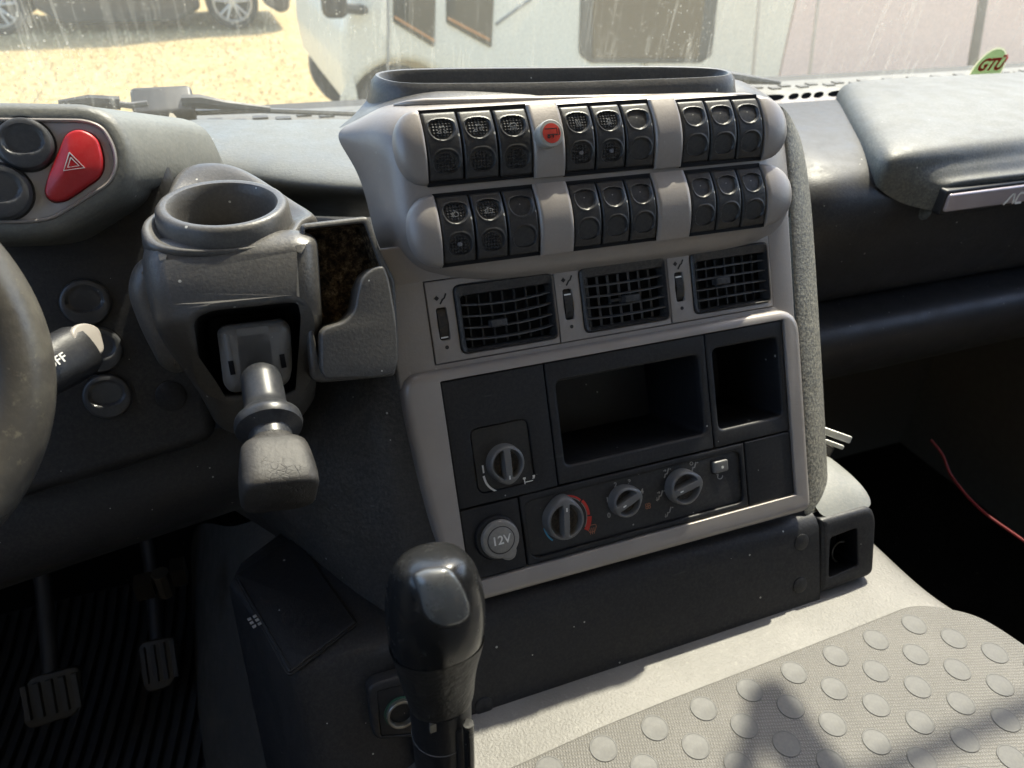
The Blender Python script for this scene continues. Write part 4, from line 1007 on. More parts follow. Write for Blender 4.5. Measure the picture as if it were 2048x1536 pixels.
lt = MB(); strokes([[(.021, hgt/2), (.012, hgt/2), (.0095, hgt/2-.002), (.0078, -hgt/2+.002), (.0095, -hgt/2), (.019, -hgt/2)]], .0024, X, .0008, lt); obj('letter', lt, M_WHITE, hs_)

# ================================================================== STEERING WHEEL + STALK
wl = thing('steering_wheel', 'worn leather steering wheel rim with shiny patches at the left edge', 'steering wheel', T(-.2, .35, -.3))
wc_px = (-520, 772); Cw = atd(*wc_px, .53)
# wheel plane faces the driver; radius chosen so that the rim's outer edge meets (110, 745)
nrm = (-Cw).normalized()*.75+Vector((-.1, -.35, .55)); nrm.normalize()
nrm = (-ray(-300, 772)).normalized()
d = ray(112, 748); Pe = d*(Cw.dot(nrm)/d.dot(nrm)); RW = (Pe-Cw).length
WMx = frame_at(Cw, nrm, (1, 0, 0))
rt_ = .0205; NW = 120; rings = []
for k in range(NW):
    a = 2*pi*k/NW; cr_ = []
    bump_ = 1+.05*sin(a*3)
    for j in range(20):
        b = 2*pi*j/20; rr = RW-rt_+rt_*1.0*cos(b); cr_.append((rr*cos(a), rr*sin(a), rt_*1.12*sin(b)))
    rings.append(cr_)
rings.append(rings[0])
t = NT('worn_leather'); nz = t.noise(22, 6, .7); n2 = t.noise(9, 3)
c = t.mix(t.step(nz, .4, .66), (.062, .056, .048, 1), (.115, .105, .084, 1)); c = t.mix(t.math('MULTIPLY', t.step(t.noise(120, 4, .8), .58, .72), .5), c, (.20, .18, .13, 1))
r_ = t.step(n2, .35, .65, .24, .48)
t.set(Base_Color=c, Roughness=r_, Normal=t.bump(t.math('ADD', t.noise(380, 3), t.noise(40, 3)), .2, .0008)); M_WL = t.m
obj('rim', MB().loft(rings), M_WL, wl, WMx)
# spoke cover starting at the upper edge of the visible stretch
cv = []
for k in range(9):
    a = radians(27.5+k*3.0); cr_ = []
    for j in range(20):
        b = 2*pi*j/20; q_ = rt_*(1.06 if 0 < k else 1.0); rr = RW-rt_+q_*cos(b); cr_.append((rr*cos(a), rr*sin(a), q_*1.12*sin(b)))
    cv.append(cr_)
obj('rim_cover', MB().loft(cv, True, True, True), M_GREY, wl, WMx)
hubm = MB(); 
for a in (200, 340, 90):
    a = radians(a); hubm.tube([(0, 0, -.03), (.09*cos(a), .09*sin(a), -.02), ((RW-.02)*cos(a), (RW-.02)*sin(a), 0)], [.05, .03, .018], 12)
obj('spokes', hubm, M_GREY, wl, WMx)
obj('hub', MB().lathe([(0, .0), (.06, -.002), (.075, -.012), (.08, -.05), (.05, -.10)], 40), M_GREY, wl, WMx)
stk = thing('indicator_stalk', 'black indicator stalk with pale flat end cap beside the steering wheel', 'stalk', T(-.1, .5, -.3))
S0, S1 = atd(-60, 826, .56), atd(168, 695, .60)
sx = (S1-S0).normalized(); SM = frame_at(S0, sx, ray(100, 740).cross(sx)); SL = (S1-S0).length
def sring(z, a, b): return [(x, y, z) for x, y in sup(a, b, 2.4, 36)]
obj('stalk_body', MB().loft([sring(0, .0150, .014), sring(SL*.5, .0170, .0155), sring(SL*.8, .0190, .0165), sring(SL-.006, .0185, .016), sring(SL-.001, .0165, .0145)], True, True, True, SM), M_PANEL, stk, ang=50)
ce = atd(170, 680, .590); en = (sx*.62-ray(170, 680).normalized()*.78).normalized(); EM = frame_at(ce, en, sx)
eo_ = [(147, 650), (172, 647), (196, 658), (208, 706), (186, 716), (150, 692), (136, 668)]
pts = []
for x, y in eo_:
    d = ray(x, y); p = d*(ce.dot(en)/d.dot(en)); l = EM.inverted() @ p; pts.append((l.x, l.y))
obj('end_cap', plate(rpoly(pts, .006), (), .0025, -.010, .002, seg=4), plastic('stalk_cap', (.30, .275, .25, 1), .45, 1300, .15, .2, .05, .05), stk, EM)
fp = atd(118, 722, .565); fn = (-ray(118, 722).normalized()); fn = (fn-sx*fn.dot(sx)).normalized()
# OFF printed on the side towards the driver
base = S0+sx*(SL*.62); d = ray(112, 724)
OM = frame_at(base+fn*.0195, fn, sx)
l = OM.inverted() @ (d*((base+fn*.0195).dot(fn)/d.dot(fn)))
obj('lettering', textmb('OFF', .0085, OM @ T(l.x, l.y, .0006) @ Matrix.Rotation(radians(2), 4, 'Z'), bold=.0001), M_WHITE, stk)

# ================================================================== GEAR LEVER
gear = thing('gear_lever', 'glossy black gear lever with smooth top button standing before the lower console', 'gear lever', T(.06, .24, -.6))
GY0 = .262
Gt, Gb = aty(868, 1150, GY0+.01), aty(893, 1560, GY0)
def gp_(px, py, dy=0): return aty(px, py, GY0+dy)
GR = []
for cy_, xl, xr in ((1122, 858, 885), (1124, 832, 908), (1130, 812, 926), (1142, 798, 940), (1165, 786, 954), (1200, 780, 963), (1245, 780, 966), (1290, 789, 962), (1330, 802, 951), (1365, 814, 943), (1395, 824, 942), (1412, 829, 940), (1418, 834, 936)):
    a = gp_(xl, cy_); b = gp_(xr, cy_); c_ = (a+b)/2; hw = (b-a).length/2*.97
    t_ = min(1, max(0, (cy_-1122)/60)); c_.y += .006
    dep = hw*(.98 if cy_ > 1290 else 1.12)
    # section is tilted a little towards the viewer so that the crown shows
    up_ = Vector((0, .35, .94)); fw_ = up_.cross(Vector((1, 0, 0))).normalized()
    GR.append([c_+Vector((1, 0, 0))*x+fw_*y*-1 for x, y in sup(hw, dep, 2.25, 48)])
t = NT('glossy_black_knob'); nz = t.noise(70, 5, .7)
c = t.mix(t.math('MULTIPLY', t.step(nz, .5, .7), .5), (.016, .016, .016, 1), (.035, .033, .028, 1))
t.set(Base_Color=c, Roughness=t.step(nz, .35, .7, .20, .29), Normal=t.bump(t.noise(500, 2), .02, .0006)); M_GLOSS = t.m
obj('gear_knob', MB().loft(GR, True, True, True), M_GLOSS, gear, sub=3)
# top button: a tongue that lies on the crown, found by casting onto the knob's own surface
from mathutils.bvhtree import BVHTree
knn = (-ray(885, 1195).normalized()*.8+Vector((0, .1, .62))).normalized()
dgk = bpy.context.evaluated_depsgraph_get(); dgk.update()
kob = bpy.data.objects['gear_knob']; kme = kob.evaluated_get(dgk).to_mesh(); kmw = WM[kob]
bvh = BVHTree.FromPolygons([kmw @ v.co for v in kme.vertices], [tuple(p.vertices) for p in kme.polygons])
def onknob(px, py, h_):
    loc, nn_, _i, _d = bvh.ray_cast(Vector((0, 0, 0)), ray(px, py).normalized())
    if loc is None: loc = gp_(px, py)
    return loc+knn*h_
bp = [(828, 1150), (850, 1140), (892, 1136), (908, 1148), (926, 1178), (938, 1210), (939, 1232), (922, 1247), (892, 1254), (862, 1243), (847, 1222), (840, 1190), (830, 1164)]
bpr = rpoly(bp, 9, 4); bcx = sum(p[0] for p in bpr)/len(bpr); bcy = sum(p[1] for p in bpr)/len(bpr)
def kring(k, h_): return [onknob(bcx+(x-bcx)*k, bcy+(y-bcy)*k, h_) for x, y in bpr]
obj('button_gap', MB().loft([kring(1.09, -.0004), kring(1.075, .0003), kring(1.0, .0004)]), M_INK, gear)
t = NT('sky_sheen_button'); nz = t.noise(45, 5, .7); m = t.n('Mapping'); m.inputs['Scale'].default_value = (30, 300, 60); m.inputs['Rotation'].default_value = (0, 0, .5); t.l(t.tc.outputs['Object'], m.inputs[0]); q_ = t.n('TexNoise', Scale=1.5, Detail=3.); t.l(m.outputs[0], q_.inputs[0])
c = t.mix(t.step(q_.outputs['Fac'], .55, .75), (.17, .175, .17, 1), (.30, .30, .27, 1))  # pale base stands for reflected sky; noise adds worn streaks
t.set(Base_Color=c, Roughness=t.step(nz, .35, .65, .18, .34), Metallic=.35); M_BTN = t.m
obj('top_button', MB().loft([kring(1., -.002), kring(1., .0008), kring(.985, .0014), kring(.95, .0019), kring(.85, .0024), kring(.65, .0030), kring(.4, .0033), kring(.15, .0034)], True, False, True), M_BTN, gear, ang=60)
LR = []
for i in range(7):
    py = (1296, 1318, 1345, 1372, 1398, 1412, 1416)[i]; xl = (790.5, 798, 807, 816, 825, 829, 831)[i]; xr = (962, 957, 949.5, 945, 944, 941, 939)[i]
    a = gp_(xl, py); b = gp_(xr, py); c_ = (a+b)/2; hw = (b-a).length/2*.97+.0005; c_.y += .006; up_ = Vector((0, .35, .94)); fw_ = up_.cross(Vector((1, 0, 0))).normalized()
    LR.append([c_+Vector((1, 0, 0))*x-fw_*y for x, y in sup(hw, hw*1.05, 2.2, 48)])
obj('leather_collar', MB().loft(LR), plastic('collar_leather', (.018, .017, .016, 1), .42, 240, 1., .2, .1, .05), gear, sub=2)
# slotted sleeve
shf = [gp_(886, 1404), gp_(889, 1470), gp_(893, 1536), gp_(900, 1700)]
rs = (gp_(940, 1450)-gp_(834, 1450)).length/2
obj('sleeve', MB().tube([p+Vector((0, .006, 0)) for p in shf], rs*.98, 36), M_PANEL, gear)
obj('rod', MB().tube([gp_(921, 1404)+Vector((0, -.015, 0)), gp_(924, 1470)+Vector((0, -.015, 0)), gp_(928, 1700)+Vector((0, -.015, 0))], rs*.17, 14), M_GLOSS, gear)
obj('sleeve_slot', MB().tube([gp_(905, 1424)+Vector((0, -.0125, 0)), gp_(908, 1480)+Vector((0, -.0135, 0)), gp_(911, 1700)+Vector((0, -.0135, 0))], .0022, 8), M_INK, gear)
obj('sleeve_joint', MB().lathe([(rs*.985, -.0006), (rs*1.0, 0), (rs*.985, .0006)], 40, frame_at(gp_(889, 1472)+Vector((0, .006, 0)), (shf[1]-shf[2]))), M_KNOB, gear)
obj('clip', MB().box((-.004, -.003, -.004), (.004, .002, .004), frame_at(gp_(863, 1422)+Vector((0, -.0085, 0)), (0, 0, 1))), simple('clip_metal', (.35, .33, .28, 1), .4, .7), gear)

# ================================================================== FOOTWELL: floor, tunnel flank, mat, pedals
ZF = -1.05
fl = obj('cab_floor', MB().box((-1.0, -.9, ZF-.05), (.25, 1.35, ZF)).box((.25, -.9, ZF-.35), (2.1, 1.35, ZF-.30)), plastic('floor_vinyl', (.006, .006, .0055, 1), .9, 200, .6, .5, .2, .12, dustcol=(.04, .03, .02, 1), spec=.1)); fl['kind'] = 'structure'
tun = thing('engine_tunnel', 'dark dusty engine tunnel side panel between the footwell and the lower console', 'tunnel', T(-.1, .5, ZF))
tr = []
for a, b, c_ in (((385, 1040), (445, 1050), (470, 1060)), ((388, 1130), (455, 1140), (492, 1165)), ((393, 1250), (470, 1250), (520, 1270)), ((402, 1380), (505, 1380), (575, 1390)), ((420, 1480), (545, 1480), (620, 1490)), ((440, 1600), (600, 1600), (690, 1620))):
    pa = atz(*a, -.96); pb = atz(*b, -.74); pc = atz(*c_, -.66)
    tr.append([Vector((pa.x-.02, pa.y, ZF)), pa, pb, pc, pc+Vector((.10, 0, .03))])
obj('side_panel', MB().loft(tr, False), plastic('tunnel_plastic', (.050, .047, .043, 1), .5, 400, .5, .9, .08, .2), tun, sub=2)
mat = thing('floor_mat', 'black ribbed rubber floor mat in the dark driver footwell', 'floor mat', T(-.3, .7, ZF))
mb = MB()
a0, a1 = atz(110, 1300, ZF+.02), atz(430, 1300, ZF+.02)
for k in range(26):
    x = -.52+.0185*k
    mb.loft([[(x+dx+cv_, y_, ZF+.004+dz) for dx, dz in ((-.0065, 0), (-.0055, .010), (.0045, .010), (.0055, 0))] for y_, cv_ in ((1.05, .045), (.95, .040), (.85, .027), (.75, .009), (.65, -.012), (.50, -.05))], True, True, True)
obj('ribs', mb, simple('mat_rubber', (.022, .022, .022, 1), .6), mat)
obj('mat_base', MB().box((-.56, .45, ZF+.001), (-.02, 1.06, ZF+.005)), M_INK, mat)
def pedal(name, label, pts, z, tilt, nr):
    th_ = thing(name, label, 'pedal', T(atz(*pts[0], z)))
    c = sum((Vector(p) for p in pts), Vector((0, 0)))/len(pts); P = atz(c.x, c.y, z); n_ = Vector((0, -cos(tilt), sin(tilt)))
    X = frame_at(P, n_, (1, 0, 0)); I = X.inverted(); l = []
    for x, y in pts: d = ray(x, y); l.append(tuple((I @ (d*(P.dot(n_)/d.dot(n_))))[:2]))
    po_ = rpoly(l, .012)
    obj('pedal_plate', plate(po_, (), .0, -.010, .003), simple(name+'_metal', (.035, .030, .022, 1), .45, .5), th_, X)
    xs_ = [p[0] for p in po_]; ys_ = [p[1] for p in po_]; mb = MB()
    for k in range(nr):
        u = min(xs_)+(max(xs_)-min(xs_))*(k+.5)/nr; w_ = (max(xs_)-min(xs_))/nr*.30
        mb.loft([[(u-w_+.16*(v+.03)*-1*0, v, .0), (u-w_*.7, v, .005), (u+w_*.7, v, .005), (u+w_, v, .0)] for v in (min(ys_)+.012, 0, max(ys_)-.008)], True, True, True)
    obj('tread', mb, simple(name+'_rubber', (.022, .019, .015, 1), .6), th_, X)
    obj('pedal_arm', MB().tube([X @ Vector((0, .02, -.012)), X @ Vector((.005, .15, -.03)), X @ Vector((.01, .30, .02))], .011, 10), M_INK, th_)
pedal('clutch_pedal', 'worn ribbed brake pedal with shiny corner low at the left', [(52, 1358), (160, 1330), (164, 1405), (150, 1432), (60, 1460), (44, 1446)], -.90, radians(38), 5)
bpy.data.objects['clutch_pedal'].name = 'brake_pedal'
pedal('accelerator_pedal', 'narrow ribbed accelerator pedal beside the engine tunnel', [(276, 1285), (352, 1270), (358, 1318), (346, 1372), (292, 1388), (280, 1350)], -.97, radians(50), 4)
bk = obj('bulkhead', MB().box((-.95, .72, -.375), (1.78, 1.19, -.36)).box((-1., 1.20, ZF-.3), (2.1, 1.24, -.30)), simple('bulkhead_black', (.012, .012, .012, 1), .8)); tag(bk, 'black bulkhead behind the pedals and under the dashboard', 'bulkhead')
vl = thing('pedal_valve', 'small brass valve fitting on the dark bulkhead above the pedals', 'valve', T(atz(322, 1165, -.80)))
vp = atd(322, 1165, 1.02)
obj('valve_body', MB().box((-.028, -.01, -.012), (-.008, .01, .012), T(vp)), simple('valve_brass', (.03, .022, .012, 1), .5, .6), vl)
obj('valve_nut', MB().lathe([(0, -.02), (.010, -.02), (.010, .016), (0, .016)], 8, T(vp+Vector((.002, 0, 0)))), simple('valve_nut_metal', (.07, .055, .035, 1), .45, .6), vl)
obj('valve_end', MB().box((.014, -.009, -.004), (.030, .012, .022), T(vp)), simple('valve_end_brass', (.025, .018, .01, 1), .5, .6), vl)
# right footwell: red cable, buckle
cab_ = obj('red_cable', MB().tube(crv([atd(1862, 880, 1.28), atd(1885, 910, 1.27), atd(1905, 955, 1.25), atd(1960, 1018, 1.20), atd(2048, 1082, 1.14), atd(2140, 1150, 1.08)], 6), .0020, 8), simple('cable_red', (.13, .005, .006, 1), .6))
tag(cab_, 'thin red cable running down through the dark right footwell', 'cable')
bkl = thing('metal_latch', 'bright metal latch sticking out behind the right console edge', 'latch', T(atd(1675, 880, .92)))
lx0 = frame_at(atd(1668, 880, .90), -ray(1668, 880).normalized(), (1, 0, -.55))
obj('latch_tongue', plate(rrect(-.020, .002, .016, .010, .002), (), .003, -.003, .001), simple('latch_metal', (.62, .63, .60, 1), .35, .2), bkl, lx0)
obj('latch_lip', plate(rrect(-.020, -.007, .012, -.002, .002), (), .006, -.003, .001), simple('latch_metal_lower', (.55, .56, .53, 1), .35, .2), bkl, lx0)
obj('latch_stem', MB().tube([lx0 @ Vector((-.004, -.008, 0)), lx0 @ Vector((-.012, -.060, -.01))], .008, 10), M_GREY, bkl)

# ================================================================== CAB SHELL (roof, pillars, back wall: they shade the interior)
M_HEAD = simple('headliner_fabric', (.46, .43, .39, 1), .9)
M_TRIM = simple('cab_trim', (.035, .035, .035, 1), .7)
XL, XR, ZR_, YFR = -.95, 1.78, .95, .80
cabs = thing('truck_cab', 'truck cab roof, pillars and doors round the seats', 'cab', T(.4, 0, -.7))
obj('roof', MB().box((XL, -1.0, ZR_), (XR, YFR, ZR_+.05)), M_HEAD, cabs, bev=.01)
obj('back_wall', MB().box((XL, -1.05, ZF), (XR, -1.0, ZR_)), M_HEAD, cabs)
for x in (XL, XR):
    obj('door', MB().box((x-.03, -.35, ZF-.36), (x+.03, 1.1, -.12)), M_TRIM, cabs); obj('rear_side', MB().box((x-.03, -1.0, ZF), (x+.03, -.35, ZR_)), M_HEAD, cabs)
    obj('pillar', MB().tube([(x, 1.06, -.30), (x, .82, ZR_)], .045, 8), M_TRIM, cabs)
    obj('sill', MB().box((x-.03, 1.1, ZF-.36), (x+.03, 1.25, -.30)), M_TRIM, cabs)
for x0, x1 in ((-.72, .28), (.62, 1.50)):  # unseen visors, added to throw bands of shade on the seat
    obj('shade_visor', MB().box((x0, -.008, -.15), (x1, .008, .0), frame_at((0, .80, .775), (0, .45, 1))), M_HEAD, cabs, bev=.006)
shbar = thing('seat_shade_bar', 'small unseen bar on an arm, added to shade a band of the seat', 'shade bar', T(.985, .8, .62))  # unseen bar added to cast the dark band across the seat
obj('shade_bar_block', MB().box((.967, .71, .60), (1.003, .83, .655)), M_INK, shbar, bev=.01); obj('shade_bar_arm', MB().tube([(.985, .82, .64), (.985, .83, .94)], .012, 8), M_INK, shbar)

# ================================================================== WINDSCREEN, cowl, wiper, sticker
WB0, WT0 = Vector((0, 1.045, -.290)), Vector((0, .81, ZR_+.02))
wv_ = (WT0-WB0).normalized(); wn_ = Vector((1, 0, 0)).cross(wv_).normalized()      # towards the cab
SCR = Matrix(((1, wv_.x, wn_.x, 0), (0, wv_.y, wn_.y, WB0.y), (0, wv_.z, wn_.z, WB0.z), (0, 0, 0, 1))); SL_ = (WT0-WB0).length
t = NT('dirty_windscreen'); t.t.nodes.remove(t.p)
m = t.n('Mapping'); m.inputs['Scale'].default_value = (110, 7, 1); t.l(t.tc.outputs['Object'], m.inputs[0])
q_ = t.n('TexNoise', Scale=1., Detail=3., Roughness=.7, Distortion=1.2); t.l(m.outputs[0], q_.inputs[0])
st = t.step(q_.outputs['Fac'], .53, .64); wob = t.step(t.noise(5, 3), .35, .65, .15, 1.)
v = t.n('TexVoronoi', Scale=230.); t.l(t.tc.outputs['Object'], v.inputs['Vector']); sep = t.n('SeparateColor'); t.l(v.outputs['Color'], sep.inputs[0])
sp = t.math('LESS_THAN', v.outputs['Distance'], t.math('MULTIPLY', t.math('POWER', sep.outputs[0], 2.2), .36))
fac = t.math('ADD', t.math('ADD', t.math('MULTIPLY', t.noise(3, 3), .14), .075), t.math('MULTIPLY', t.math('ADD', t.math('MULTIPLY', st, .17), t.math('MULTIPLY', sp, .28)), wob))
tr_ = t.n('BsdfTransparent'); tr_.inputs[0].default_value = (.93, .97, .94, 1)
df = t.n('BsdfDiffuse'); df.inputs[0].default_value = (.55, .55, .48, 1); tl = t.n('BsdfTranslucent'); tl.inputs[0].default_value = (.62, .62, .52, 1)
ms = t.n('MixShader', i0=.6); t.l(df.outputs[0], ms.inputs[1]); t.l(tl.outputs[0], ms.inputs[2])
mx = t.n('MixShader'); t.l(fac, mx.inputs[0]); t.l(tr_.outputs[0], mx.inputs[1]); t.l(ms.outputs[0], mx.inputs[2])
gl = t.n('BsdfGlossy', Roughness=.02); geo = t.n('NewGeometry'); dt_ = t.n('VectorMath', _operation='DOT_PRODUCT'); t.l(geo.outputs['Incoming'], dt_.inputs[0]); t.l(geo.outputs['Normal'], dt_.inputs[1]); fr2 = t.math('ADD', t.math('MULTIPLY', t.math('POWER', t.math('SUBTRACT', 1., t.math('ABSOLUTE', dt_.outputs['Value'])), 5.), .95), .04); mg = t.n('MixShader')
t.l(fr2, mg.inputs[0]); t.l(mx.outputs[0], mg.inputs[1]); t.l(gl.outputs[0], mg.inputs[2]); t.l(mg.outputs[0], t.out.inputs[0]); M_GLASS = t.m
scr = thing('windscreen', 'dusty streaked truck windscreen with black dotted lower edge', 'windscreen', SCR)
nx = 8
obj('glass', MB().loft([[(XL+(XR-XL)*i/nx, 0, 0) for i in range(nx+1)], [(XL+(XR-XL)*i/nx, SL_, 0) for i in range(nx+1)]], False), M_GLASS, scr, SCR)
fm = MB(); x = XL; k = 0
while x < XR:
    wdt = .026 if k % 4 else .060
    el = [(x+wdt*.5+wdt*.40*abs(cos(q))**.7*(1 if cos(q) > 0 else -1), .0045+.0055*sin(q), .0015) for q in (2*pi*j/16 for j in range(16))]
    fm.add(el, [tuple(range(16))]); x += wdt; k += 1
fm.add([(XL, -.016, .0015), (XR, -.016, .0015), (XR, -.006, .0015), (XL, -.006, .0015)], [(0, 1, 2, 3)])
obj('dotted_edge', fm, simple('frit_black', (.03, .03, .03, 1), .7), scr, SCR)
cow = thing('cowl_panel', 'pale painted cowl outside below the windscreen', 'body panel', T(.4, 1.2, -.35))
obj('cowl', MB().loft([[Vector((x, y_, z_)) for y_, z_ in ((1.05, -.305), (1.09, -.292), (1.17, -.292), (1.26, -.315), (1.30, -.50), (1.30, -1.3))] for x in (XL, .4, XR)], False), plastic('white_truck_paint', (.06, .06, .055, 1), .6, 300, .3, .5, .08, .5, dustcol=(.15, .13, .10, 1)), cow)
sm = MB()
for k in range(90):
    x_ = XL+.02+k*.030; sm.box((x_, 1.115+.012*(k % 2), -.2915), (x_+.020, 1.128+.012*(k % 2), -.2895))
obj('grille_slots', sm, M_INK, cow)
def scp(px, py, off_=-.02):                             # a point just outside the glass
    d = ray(px, py); P = WB0+wn_*off_; return d*(P.dot(wn_)/d.dot(wn_))
wip = thing('windscreen_wiper', 'black wiper arm with pivot block lying along the foot of the windscreen', 'wiper', T(scp(330, 212)))
obj('blade', MB().tube([scp(118, 207), scp(180, 203), scp(240, 206)], [.004, .008, .008], 8), M_PANEL, wip)
obj('arm', MB().tube([scp(235, 208), scp(262, 211), scp(295, 207)], .004, 8), M_GREY, wip)
X = frame_at(scp(328, 213, -.03), (0, -.5, .85))
obj('pivot_block', plate(rrect(-.036, -.022, .036, .024, .008), (), .012, -.012, .005), M_PANEL, wip, X)
obj('rear_arm', MB().tube([scp(364, 203), scp(400, 203), scp(450, 210), scp(540, 219)], [.008, .009, .006, .004], 8), M_PANEL, wip)
obj('wiper_rubber', MB().tube([scp(300, 232), scp(380, 226), scp(520, 221), scp(720, 228)], .0035, 6), M_GREY, wip)
wi2 = obj('wiper_arm', MB().tube([scp(1440, 152), scp(1490, 158), scp(1560, 166)], [.010, .008, .003], 8), M_PANEL); tag(wi2, 'dark wiper arm end behind the right end of the top tray', 'wiper')
stc = thing('inspection_sticker', 'round pale green sticker with red letters low on the windscreen', 'sticker', T(scp(1978, 140, .004)))
sc0 = scp(1972, 144, .004); SX = Matrix(((1, wv_.x, wn_.x, sc0.x), (0, wv_.y, wn_.y, sc0.y), (0, wv_.z, wn_.z, sc0.z), (0, 0, 0, 1)))
def paper(name, col):
    t = NT(name); d_ = t.n('BsdfTranslucent'); d_.inputs[0].default_value = col; m_ = t.n('MixShader', i0=.55); t.p.inputs['Base Color'].default_value = col
    t.p.inputs['Roughness'].default_value = .6; t.l(t.p.outputs[0], m_.inputs[1]); t.l(d_.outputs[0], m_.inputs[2]); t.l(m_.outputs[0], t.out.inputs[0]); return t.m
obj('disc', plate([(.040*cos(2*pi*k/40), .044*sin(2*pi*k/40)) for k in range(40)], (), .0006, 0, .0002), paper('sticker_edge', (.70, .68, .48, 1)), stc, SX)
obj('green_field', plate([(.037*cos(2*pi*k/40), .041*sin(2*pi*k/40)) for k in range(40)], (), .0009, 0, .0002), paper('sticker_green', (.42, .58, .34, 1)), stc, SX)
obj('lettering', textmb('GTÜ', .030, SX @ T(.001, .013, .0012), shear=.25, bold=.0012), paper('sticker_red', (.65, .06, .03, 1)), stc)

# ================================================================== OUTSIDE: dry grass, dark parked car, pale camper van
ZG = -1.80
t = NT('dry_grass'); n1 = t.noise(1.6, 6, .65); n2 = t.noise(14, 6, .75)
c = t.mix(t.step(n2, .30, .70), (.26, .19, .085, 1), (.56, .45, .26, 1)); c = t.mix(t.math('MULTIPLY', t.step(n1, .5, .66), .45), c, (.36, .25, .10, 1))
t.set(Base_Color=c, Roughness=.95, Normal=t.bump(n2, .9, .06), Specular_IOR_Level=.1)
g = obj('ground', MB().add([(-150, -60, ZG), (150, -60, ZG), (150, 300, ZG), (-150, 300, ZG)], [(0, 1, 2, 3)]), t.m); g['kind'] = 'structure'
tuft = MB(); rnd = random.Random(5)
for k in range(5200):
    y = 3.8+9*rnd.random()**1.2; x = -3.2+rnd.random()*(6.0); h_ = .012+.035*rnd.random(); a = rnd.random()*6.28; w_ = .012
    if x > 1.0 and y > 6.6: continue
    tuft.add([(x-w_*cos(a), y-w_*sin(a), ZG), (x+w_*cos(a), y+w_*sin(a), ZG), (x+.05*(rnd.random()-.5), y+.05*(rnd.random()-.5), ZG+h_)], [(0, 1, 2)])
gt = obj('straw', tuft, simple('straw_blades', (.66, .53, .30, 1), .9)); gt['kind'] = 'stuff'
YC = 11.45; cg = atz(470, 60, ZG)
car = thing('parked_car', 'dark grey car with pale spoked alloy wheels parked on dry grass', 'car', T(cg.x, cg.y+.9, ZG))
M_CARP = simple('dark_car_paint', (.035, .037, .042, 1), .25)
M_TYRE = simple('tyre_rubber', (.02, .02, .02, 1), .8); M_RIM = simple('alloy_rim', (.55, .52, .45, 1), .4, .3)
Xc = cg.x+.02; Yc = cg.y
prof_ = [(.72, .22), (.80, .60), (.72, 1.02), (.10, 1.28), (-.35, 2.28), (-3.2, 2.34), (-3.5, 1.35), (-3.55, 1.0), (-3.6, .50), (-3.5, .16)]
bodyo = [(Xc+a, ZG+b) for a, b in prof_]
arch = lambda cx_: [(Xc+cx_+.40*cos(radians(a)), ZG+.33+.40*sin(radians(a))) for a in range(190, -11, -15)]
low_e = [(Xc-3.4, ZG+.12)]+arch(-2.7)+[(Xc-2.0, ZG+.10), (Xc-.7, ZG+.10)]+arch(0)+[(Xc+.6, ZG+.18)]
outl = [(Xc+a, ZG+b) for a, b in prof_[:-1]]+low_e
Yx = Matrix(((1, 0, 0, 0), (0, 0, -1, Yc+1.72), (0, 1, 0, 0), (0, 0, 0, 1)))
obj('body', plate(rpoly(outl, .05, 3), (), 1.72, .0, .06, seg=3), M_CARP, car, Yx)
obj('side_window', plate(rpoly([(Xc-.05, ZG+1.35), (Xc-.42, ZG+2.1), (Xc-2.9, ZG+2.15), (Xc-3.2, ZG+1.38)], .05), (), 1.728, 1.70, .004), simple('car_glass', (.01, .012, .013, 1), .08), car, Yx)
obj('door_trim', MB().box((Xc-2.2, Yc-.012, ZG+.36), (Xc-.5, Yc+.02, ZG+.42)), M_PANEL, car)
for cx_ in (0, -2.7):
    for yy in (Yc+.02, Yc+1.55):
        X = frame_at((Xc+cx_, yy+.08, ZG+.33), (0, -1, 0), (1, 0, 0))
        wh = obj('wheel', MB().lathe([(.23, .08), (.30, .09), (.33, .06), (.33, -.10), (.30, -.12), (.10, -.12)], 40, X), M_TYRE, car)
        rm = MB().lathe([(.225, .02), (.245, .085), (.225, .09), (.215, .02)], 40, X); rm.lathe([(0, .075), (.05, .07), (.055, .03)], 20, X)
        for k in range(5):
            for dd in (-.16, .16):
                a = 2*pi*k/5+.3+dd; rm.tube([X @ Vector((.04*cos(a), .04*sin(a), .06)), X @ Vector((.225*cos(a+dd*.3), .225*sin(a+dd*.3), .075))], [.020, .014], 6)
        obj('rim', rm, M_RIM, wh); obj('brake_disc', MB().lathe([(.22, .0), (0, .0)], 30, X), simple('brake_dark', (.03, .03, .03, 1), .6), wh)  # plain dark disc behind the spokes
# camper van, its long side across the windscreen
YV = 5.25
def VP(px, py): p = aty(px, py, YV); return (p.x, p.z)
van = thing('camper_van', 'large white camper van with dark windows standing close in front of the truck', 'camper van', T(4, YV+1, ZG))
M_VANP = simple('van_paint', (.70, .67, .55, 1), .35); M_VANB = simple('camper_wall', (.74, .66, .52, 1), .4)
VY = Matrix(((1, 0, 0, 0), (0, 0, -1, YV+2.1), (0, 1, 0, 0), (0, 0, 0, 1)))
x0 = VP(702, 130)[0]
wcz = ZG+.35; wcx = VP(704, 185)[0]+.345
front = [(wcx-.375, ZG+.48), (wcx-.40, ZG+.74), (wcx-.385, ZG+.95), (wcx-.31, ZG+1.15), (wcx-.22, ZG+1.35), (wcx+.30, ZG+1.95), (wcx+.6, ZG+2.5), (wcx+1.9, ZG+2.75), (wcx+1.9, ZG+.16)]
archv = [(wcx+.40*cos(radians(a)), wcz+.40*sin(radians(a))) for a in range(-15, 160, 12)]
obj('cab_body', plate(rpoly(front+archv, .03, 3), (), 2.1, .0, .07, seg=4), M_VANP, van, VY)
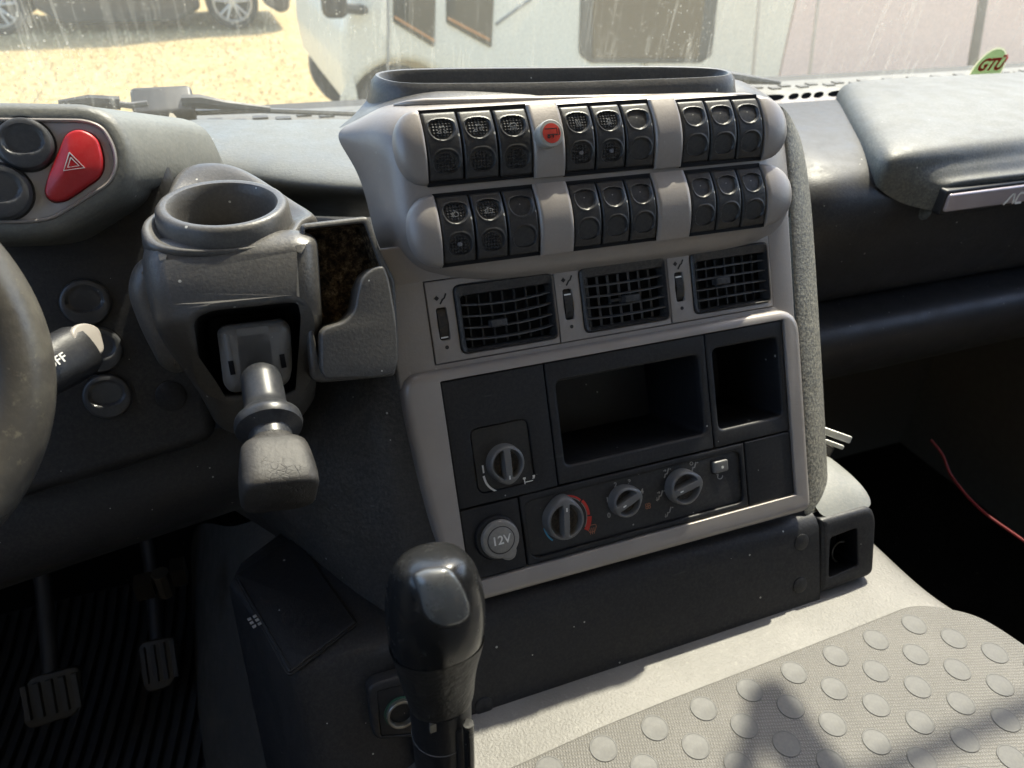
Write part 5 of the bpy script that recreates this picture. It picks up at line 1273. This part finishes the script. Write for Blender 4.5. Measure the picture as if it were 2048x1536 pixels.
obj('living_body', plate(rpoly([(wcx+1.89, ZG+.06), (VP(1580, 60)[0], ZG+.06), (VP(1580, 60)[0], ZG+2.95), (wcx+1.7, ZG+2.95), (wcx+1.89, ZG+2.3)], .03), (), 2.104, -.1, .03), M_VANB, van, VY)
obj('rear_glare_panel', plate(rpoly([(VP(1580, 60)[0], ZG+.06), (x0+12., ZG+.06), (x0+12., ZG+2.95), (VP(1580, 60)[0], ZG+2.95)], .01), (), 2.104, -.1, .006), simple('pink_glare_wall', (.76, .57, .48, 1), .4), van, VY)  # pink in this wall colour stands for reddish glare on the windscreen
for yy in (YV+.06, YV+1.9):
    X = frame_at((wcx, yy+.08, wcz), (0, -1, 0), (1, 0, 0))
    wh = obj('wheel', MB().lathe([(.20, .07), (.29, .09), (.345, .06), (.345, -.10), (.10, -.12)], 40, X), M_TYRE, van)
    obj('rim', MB().lathe([(.20, .07), (.18, .03), (.08, .05), (0, .06)], 30, X), simple('steel_rim', (.30, .30, .30, 1), .4, .5), wh)
M_VG = simple('van_window_glass', (.030, .032, .028, 1), .15); M_OR = simple('orange_trim', (.45, .20, .06, 1), .5)
def vwin(name, pts, r, mat, z=2.112, par=van): return obj(name, plate(rpoly([VP(*p) for p in pts], r), (), z, 2.09, .004), mat, par, VY)
w1_ = vwin('cab_window', [(786, -60), (786, 44), (868, 95), (872, -60)], .02, M_VG)
obj('window_trim', plate(rpoly([VP(*p) for p in [(788, 30), (868, 78), (868, 84), (788, 36)]], 0), (), 2.116, 2.1, .001), M_OR, w1_, VY)
w2_ = vwin('cab_window', [(892, -60), (892, 46), (982, 96), (990, -60)], .02, M_VG)
obj('window_trim', plate(rpoly([VP(*p) for p in [(894, 32), (978, 76), (978, 82), (894, 38)]], 0), (), 2.116, 2.1, .001), M_OR, w2_, VY)
vwin('door_seam', [(774, -60), (778, -60), (778, 150), (774, 150)], 0, M_PALE, 2.109)
vwin('waist_crease', [(990, 46), (1062, -6), (1064, 0), (992, 52)], 0, simple('crease_grey', (.20, .21, .20, 1), .5), 2.109)
w3_ = vwin('living_window', [(1166, -160), (1157, 108), (1180, 126), (1400, 126), (1422, 112), (1452, -160)], .04, simple('window_frame_dark', (.055, .055, .050, 1), .4))
obj('window_pane', plate(rpoly([VP(*p) for p in [(1188, -160), (1182, 116), (1395, 116), (1424, -160)]], .03), (), 2.118, 2.1, .004), simple('tinted_pane', (.085, .065, .04, 1), .12), w3_, VY)
vwin('wall_strip', [(1966, -60), (1984, -60), (1946, 175), (1926, 175)], 0, simple('strip_brown', (.16, .13, .10, 1), .5), 2.112)
for a, b in ((1520, 1500), (1640, 1612)): vwin('panel_seam', [(a, -60), (a+6, -60), (b+6, 175), (b, 175)], 0, simple('seam_tan', (.52, .43, .34, 1), .5), 2.108)
mp_ = [aty(*p, YV-.25) for p in [(645, -40), (645, 24), (688, 36), (690, -40)]]
mr = obj('side_mirror', MB().box((min(p.x for p in mp_), YV-.30, min(p.z for p in mp_)), (max(p.x for p in mp_), YV-.18, max(p.z for p in mp_))), M_PANEL, van, bev=.04)
obj('mirror_bracket', MB().tube([aty(685, 16, YV-.24), aty(728, 20, YV-.02)], .03, 8), M_PANEL, mr)
